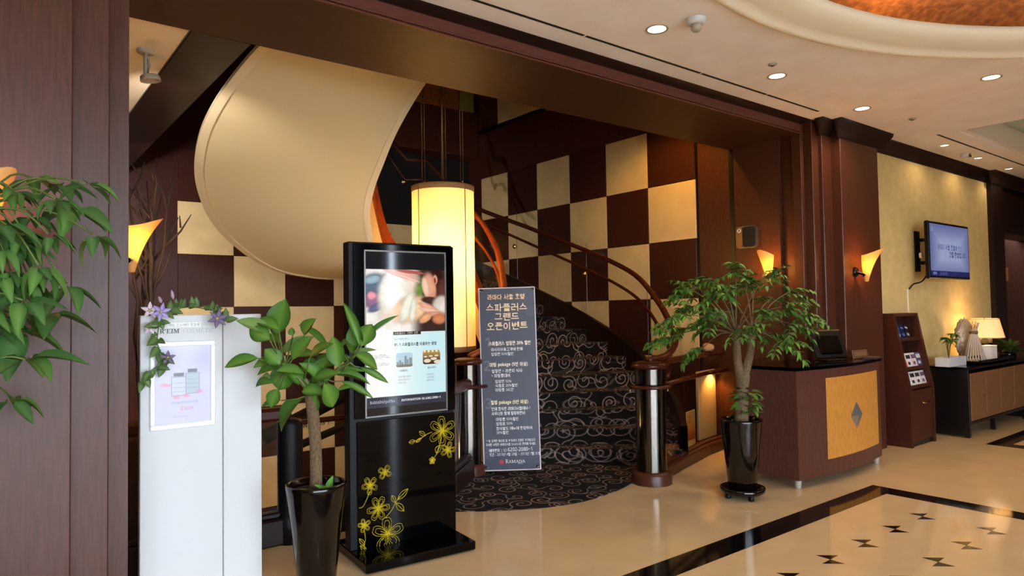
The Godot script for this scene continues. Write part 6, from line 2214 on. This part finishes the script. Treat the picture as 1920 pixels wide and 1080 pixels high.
	# leafy arrangement at the right end
	var ga := thing("low_arrangement", "dark leafy table arrangement at the sideboard's right end, cut by the picture edge", "plant", Vector3(10.98, top, -3.22))
	st = sf(true)
	lathe(st, [Vector2(0, 0), Vector2(0.09, 0.0), Vector2(0.11, 0.06), Vector2(0.10, 0.07)], Vector3.ZERO, 20)
	obj("bowl", st, M.black_gloss, ga)
	var dm := leaf_mesh(0.25, 0.35, 0.3, 4, Color(0.02, 0.05, 0.014), Color(0.04, 0.08, 0.02))
	for k in 60:
		var a := r.randf() * TAU
		var e := r.randf_range(0.0, 1.2)
		var d := Vector3(cos(a) * cos(e), sin(e) + 0.1, sin(a) * cos(e) * 0.8).normalized()
		var p0 := Vector3(0, 0.06, 0) + d * r.randf_range(0.04, 0.14)
		put("leaf", dm, M.leaf, ga, leaf_xf(p0, p0 + d * 0.11, 0.05, Vector3(0, 1, 0.3)))

func build_television() -> void:
	var t := thing("wall_television", "black flat television with a bluish picture on an arm bracket on the pale wall", "television", Vector3(9.36, 2.195, -3.30))
	var st := sf()
	box(st, Vector3(0, 0, -0.02), Vector3(1.235, 0.68, 0.05), 0.01)
	obj("housing", st, M.black, t)
	st = sf()
	box(st, Vector3(0, 0, -0.055), Vector3(0.8, 0.44, 0.04), 0.012)
	obj("rear_cover", st, M.black, t)
	var im := Image.create(320, 180, false, Image.FORMAT_RGB8)
	for y in 180:
		for x in 320:
			var u := x / 320.0
			var v := y / 180.0
			var k := clampf(minf(minf(u, 1 - u) * 4.0, minf(v, 1 - v) * 3.0), 0, 1)
			im.set_pixel(x, y, Color(0.46, 0.50, 0.72).lerp(Color(0.70, 0.75, 0.92), k) if v < 0.9 else Color(0.16, 0.18, 0.42))
	write(im, "라마다 서울 호텔에 오신", 60, 78, 20, Color(0.34, 0.38, 0.62), 0.1)
	write(im, "것을 환영합니다", 150, 102, 21, Color(0.26, 0.28, 0.50), 0.11)
	write(im, "NEWS", 16, 171, 12, Color(0.7, 0.75, 0.95))
	write(im, "공지사항 안내", 70, 171, 11, Color(0.5, 0.55, 0.8), 0.1)
	write(im, "2", 12, 20, 18, Color(0.75, 0.8, 0.95))
	st = sf()
	uvquad(st, Vector3(-0.59, -0.31, 0.0065), Vector3(0.59, -0.31, 0.0065), Vector3(0.59, 0.31, 0.0065), Vector3(-0.59, 0.31, 0.0065))
	var sm := mat(Color(0, 0, 0), 0.12)
	sm.emission_enabled = true
	sm.emission = Color(1, 1, 1)
	sm.emission_operator = BaseMaterial3D.EMISSION_OP_MULTIPLY
	sm.emission_texture = ImageTexture.create_from_image(im)
	sm.emission_energy_multiplier = 0.62
	obj("screen", st, sm, t)
	st = sf()
	box(st, Vector3(-0.33, 0.0, -0.235), Vector3(0.12, 0.5, 0.02), 0.004)
	for y in [-0.14, 0.14]:
		box(st, Vector3(-0.3, y, -0.15), Vector3(0.04, 0.04, 0.17), 0.004)
		box(st, Vector3(-0.2, y, -0.075), Vector3(0.28, 0.04, 0.02), 0.003)
	obj("wall_bracket", st, M.black, t)
	st = sf(true)
	tube(st, smooth_path([Vector3(-0.35, -0.2, -0.08), Vector3(-0.45, -0.36, -0.14), Vector3(-0.56, -0.40, -0.2), Vector3(-0.6, -0.46, -0.235)], 5), 0.009, 8)
	obj("cable", st, M.black, t)
	st = sf()
	box(st, Vector3(-0.5, -0.06, -0.13), Vector3(0.05, 0.06, 0.03), 0.006)
	obj("white_plug", st, M.white, t)
	var cc := thing("cable_duct", "thin white cable duct running down the pale wall under the television", "cable duct", Vector3(8.74, 1.46, -3.548))
	st = sf()
	box(st, Vector3(0, 0.14, 0.005), Vector3(0.025, 0.28, 0.012), 0.003)
	obj("duct", st, M.paper, cc)
	var l := AreaLight3D.new()
	l.name = "television_light"
	l.area_size = Vector2(1.15, 0.6)
	l.light_energy = 0.1
	l.light_color = Color(0.62, 0.7, 1.0)
	l.area_range = 8.0
	l.shadow_enabled = true
	add_child(l)
	l.look_at_from_position(Vector3(9.36, 2.195, -3.27), Vector3(9.36, 2.195, 0))

func round_rect(x0: float, y0: float, x1: float, y1: float, r: float) -> PackedVector2Array:
	# in (x, z) of a prism; turned upright by a quarter turn about x
	var p := PackedVector2Array()
	for c in [[x1 - r, y1 - r, 0.0], [x0 + r, y1 - r, 90.0], [x0 + r, y0 + r, 180.0], [x1 - r, y0 + r, 270.0]]:
		for k in 7:
			p.append(Vector2(c[0], c[1]) + Vector2.from_angle(deg_to_rad(c[2] + 15.0 * k)) * r)
	return p

# ---------------------------------------------------------------- everything else
func build_extras() -> void:
	# speaker on the side wall
	var t := thing("wall_speaker", "small two-tone silver and black wall speaker left of the sconce on the side wall", "speaker", Vector3(6.598, 2.31, -4.27), -PI / 2)
	var st := sf()
	var flat := Transform3D(Basis(Vector3.RIGHT, PI / 2), Vector3.ZERO)
	prism(st, round_rect(-0.125, -0.12, 0.125, 0.12, 0.045), 0.012, 0.052, flat)
	obj("cabinet", st, M.steel_dull, t)
	st = sf()
	prism(st, round_rect(-0.035, -0.11, 0.115, 0.11, 0.03), 0.052, 0.062, flat)
	obj("grille", st, M.black_matt, t)
	st = sf()
	prism(st, round_rect(-0.115, -0.11, -0.038, 0.11, 0.03), 0.052, 0.060, flat)
	obj("front_plate", st, mat(Color(0.50, 0.38, 0.24), 0.4, 0.4), t)
	st = sf(true)
	lathe(st, [Vector2(0.012, 0.0), Vector2(0.016, 0.006), Vector2(0.022, 0.006), Vector2(0.024, 0.0)], Vector3.ZERO, 18, Transform3D(Basis(Vector3.RIGHT, PI / 2), Vector3(-0.078, 0.075, 0.060)))
	obj("round_emblem", st, M.white, t)
	st = sf()
	box(st, Vector3(0, 0, 0.005), Vector3(0.08, 0.08, 0.012), 0.003)
	obj("wall_mount", st, M.black, t)
	# tall vase with dried twigs behind the balustrade at the left
	t = thing("twig_vase", "brown woven floor vase with tall dried twigs, half hidden behind the left column", "vase", Vector3(0.86, 0, -5.02))
	st = sf(true)
	lathe(st, [Vector2(0, 0), Vector2(0.13, 0.0), Vector2(0.17, 0.1), Vector2(0.19, 0.32), Vector2(0.17, 0.55), Vector2(0.12, 0.70), Vector2(0.13, 0.76), Vector2(0.11, 0.76), Vector2(0.10, 0.70)], Vector3.ZERO, 36)
	obj("vase_body", st, M.woven, t)
	var r := RandomNumberGenerator.new()
	r.seed = 33
	for k in 7:
		var a := TAU * k / 7.0 + 0.4
		var lean := Vector3(cos(a), 0, sin(a)) * r.randf_range(0.05, 0.20)
		var h := r.randf_range(2.3, 2.62)
		var pts := [Vector3(0, 0.5, 0)]
		for j in 7:
			var u := (j + 1) / 7.0
			pts.append(Vector3(lean.x * u * u + r.randf_range(-0.025, 0.025), lerpf(0.7, h, u), lean.z * u + r.randf_range(-0.025, 0.025)))
		st = sf(true)
		tube(st, pts, [0.014, 0.014, 0.013, 0.012, 0.011, 0.009, 0.007, 0.003], 6)
		for j in [4, 5, 6]:
			var p: Vector3 = pts[j]
			var q := p + Vector3(r.randf_range(-0.16, 0.16), r.randf_range(0.12, 0.32), r.randf_range(-0.12, 0.12))
			tube(st, [p, p.lerp(q, 0.5) + Vector3(0.015, 0, 0.01), q], [0.010, 0.007, 0.003], 5)
			var q2 := p.lerp(q, 0.6) + Vector3(r.randf_range(-0.08, 0.08), 0.08, 0)
			tube(st, [p.lerp(q, 0.6), q2], [0.007, 0.003], 5)
		obj("twig", st, M.twig, t)
	t.position.y = 0.0
	st = sf()
	span(st, Vector3(0.6, -0.2, -5.3), Vector3(1.12, 0, -4.74))
	struct("floor_ledge", st, M.marble)
	# studded panel and glass of the upper landing
	t = thing("upper_parapet", "studded bronze parapet panel with a glass end on the upper landing, seen above the lamp", "parapet", Vector3(5.0, 4.86, -9.28))
	st = sf()
	span(st, Vector3(-0.35, 0.0, -0.02), Vector3(1.18, 0.9, 0.0), 0.004)
	obj("bronze_panel", st, M.bronze, t)
	for i in 10:
		for j in 5:
			st = sf(true)
			lathe(st, [Vector2(0, 0.012), Vector2(0.014, 0.008), Vector2(0.018, 0.0)], Vector3.ZERO, 8, Transform3D(Basis(Vector3.RIGHT, PI / 2), Vector3(-0.25 + 0.15 * i, 0.09 + 0.14 * j, 0.0)))
			obj("stud", st, mat(Color(0.25, 0.13, 0.06), 0.4), t)
	st = sf()
	span(st, Vector3(1.20, 0.0, -0.015), Vector3(1.48, 0.9, -0.003), 0.002)
	obj("glass_panel", st, mat(Color(0.52, 0.50, 0.28), 0.15), t)
	st = sf()
	span(st, Vector3(1.48, 0.0, -0.02), Vector3(1.51, 0.9, 0.004), 0.003)
	obj("end_post", st, M.brass, t)
	# lit pale panel and small poster stand inside the right guard
	t = thing("light_panel", "pale brushed panel lit from above behind the angled guard, left of the black pot", "wall panel", Vector3(6.36, 0, -4.70))
	st = sf()
	box(st, Vector3(0.0, 0.49, 0), Vector3(0.44, 0.74, 0.03), 0.004, Transform3D(Basis(Vector3.UP, 0.2), Vector3.ZERO))
	obj("panel", st, M.pale_metal, t)
	st = sf()
	box(st, Vector3(0.0, 0.06, -0.005), Vector3(0.42, 0.12, 0.03), 0.004, Transform3D(Basis(Vector3.UP, 0.2), Vector3.ZERO))
	obj("foot_board", st, M.wood_dark, t)
	spot_light("panel_lamp", Vector3(6.47, 0.84, -4.63), Vector3(6.38, 0.2, -4.71), AMBER, 0.9, 60.0, 0.02)
	t = thing("guard_striplight", "small strip lamp under the guard's lower rail lighting the pale panel", "light", Vector3(6.47, 0.845, -4.635))
	st = sf()
	box(st, Vector3(0, 0.012, 0), Vector3(0.10, 0.014, 0.02), 0.003)
	obj("lamp_body", st, glow(Color(1.0, 0.75, 0.4), 0.6), t)
	t = thing("product_display", "orange bottle picture on a clear stand behind the glass of the right guard", "sign", Vector3(5.85, 0.0, -4.525), 0.317)
	var im := Image.create(192, 256, false, Image.FORMAT_RGB8)
	for y in 256:
		for x in 192:
			im.set_pixel(x, y, Color(0.72, 0.55, 0.28).lerp(Color(0.55, 0.26, 0.08), smoothstep(0.35, 0.75, y / 256.0)))
	for y in range(30, 150):
		for x in range(30, 100):
			var half := 16.0 if y < 60 else 34.0
			if absf(x - 64) < half: im.set_pixel(x, y, Color(0.62, 0.28, 0.06).lerp(Color(0.80, 0.44, 0.14), (x - 30) / 70.0))
	for y in range(88, 126):
		for x in range(36, 92): im.set_pixel(x, y, Color(0.72, 0.50, 0.26))
	for y in range(215, 256):
		for x in 192: im.set_pixel(x, y, Color(0.78, 0.62, 0.36))
	st = sf()
	uvquad(st, Vector3(-0.125, 0.13, 0.005), Vector3(0.125, 0.13, 0.005), Vector3(0.125, 0.48, 0.005), Vector3(-0.125, 0.48, 0.005))
	var pm := mat(Color(1, 1, 1), 0.3)
	pm.albedo_texture = ImageTexture.create_from_image(im)
	obj("picture", st, pm, t)
	st = sf()
	box(st, Vector3(0, 0.305, 0), Vector3(0.26, 0.36, 0.008), 0.002)
	box(st, Vector3(0, 0.065, -0.005), Vector3(0.22, 0.13, 0.012), 0.002)
	obj("acrylic_board", st, M.pale_metal, t)
	# folded cloth on the guard's rail corner
	t = thing("folded_bag", "crumpled beige paper bag lying on the ledge behind the tree's trunk", "bag", Vector3(6.22, 1.084, -4.56))
	st = sf(true)
	var nz := FastNoiseLite.new()
	nz.seed = 12
	nz.frequency = 14.0
	var f := func(i: int, k: int) -> Vector3:
		var th := PI * i / 10
		var ph := TAU * k / 14.0
		var d := Vector3(sin(th) * cos(ph), cos(th), sin(th) * sin(ph))
		var p := d * Vector3(0.085, 0.045, 0.05) * (1.0 + 0.5 * nz.get_noise_3dv(d * 0.12))
		return Vector3(p.x, maxf(p.y + 0.035, 0.0), p.z)
	for i in 10:
		for k in 14: quad(st, f.call(i, k), f.call(i + 1, k), f.call(i + 1, k + 1), f.call(i, k + 1))
	obj("paper", st, mat(Color(0.62, 0.48, 0.32), 0.8), t)
	# small plates beside the far door
	t = thing("door_plate", "pale rectangular plate beside the dark far door", "sign", Vector3(12.02, 1.98, -3.50))
	st = sf()
	box(st, Vector3(0, 0, 0.006), Vector3(0.1, 0.2, 0.012), 0.003)
	obj("plate", st, mat(Color(0.72, 0.50, 0.30), 0.5), t)
	st = sf()
	box(st, Vector3(-0.2, 0, -0.5), Vector3(0.02, 0.02, 0.02))
	t = thing("orange_sign", "small glowing orange sign on the dark far door", "sign", Vector3(12.9, 2.05, -4.112))
	st = sf()
	box(st, Vector3(0, 0, 0.008), Vector3(0.16, 0.3, 0.016), 0.004)
	obj("sign_face", st, mat(Color(0.80, 0.34, 0.12), 0.5), t)
	# wall lamp of the stair that leads down
	t = thing("stairwell_lamp", "small round wall lamp of the descending stair, hidden behind the left column", "wall lamp", Vector3(0.60, -0.5, -7.9), PI / 2)
	st = sf(true)
	lathe(st, [Vector2(0, 0.02), Vector2(0.08, 0.02), Vector2(0.09, 0.0)], Vector3.ZERO, 24, Transform3D(Basis(Vector3.RIGHT, PI / 2), Vector3.ZERO))
	obj("wall_plate", st, M.brass, t)
	st = sf(true)
	lathe(st, [Vector2(0, 0.13), Vector2(0.05, 0.115), Vector2(0.085, 0.07), Vector2(0.08, 0.02)], Vector3.ZERO, 24, Transform3D(Basis(Vector3.RIGHT, PI / 2), Vector3.ZERO))
	obj("glass_dome", st, glow(Color(1.0, 0.78, 0.5), 2.0), t)
	lamp_light("stairwell_lamp_light", Vector3(0.82, -0.5, -7.9), Color(1.0, 0.80, 0.52), 2.2, 0.08)
	# hidden spotlights of the alcove
	alcove_spot(Vector3(5.75, 3.85, -4.76), Vector3(6.6, 2.2, -5.35), 1.8, "spotlight on a bracket high behind the beam, aimed at the chequered side wall")
	alcove_spot(Vector3(2.6, 4.6, -4.75), Vector3(2.2, 2.6, -7.2), 0.01, "spotlight on a bracket high behind the beam, aimed over the stair")

func alcove_spot(at: Vector3, to: Vector3, energy: float, label: String) -> void:
	if energy < 0.1: return
	var t := thing("track_spotlight", label, "spotlight", at)
	var d := (to - at).normalized()
	var st := sf(true)
	tube(st, [Vector3(0, 0, 0), Vector3(0, 0.0, 0.26)], 0.015, 8)
	obj("bracket", st, M.black, t)
	st = sf(true)
	tube(st, [-d * 0.06, d * 0.06], 0.05, 16)
	obj("lamp_head", st, M.black, t)
	spot_light("track_lamp", at + d * 0.08, to, Color(1.0, 0.74, 0.25), energy, 55.0, 0.04)
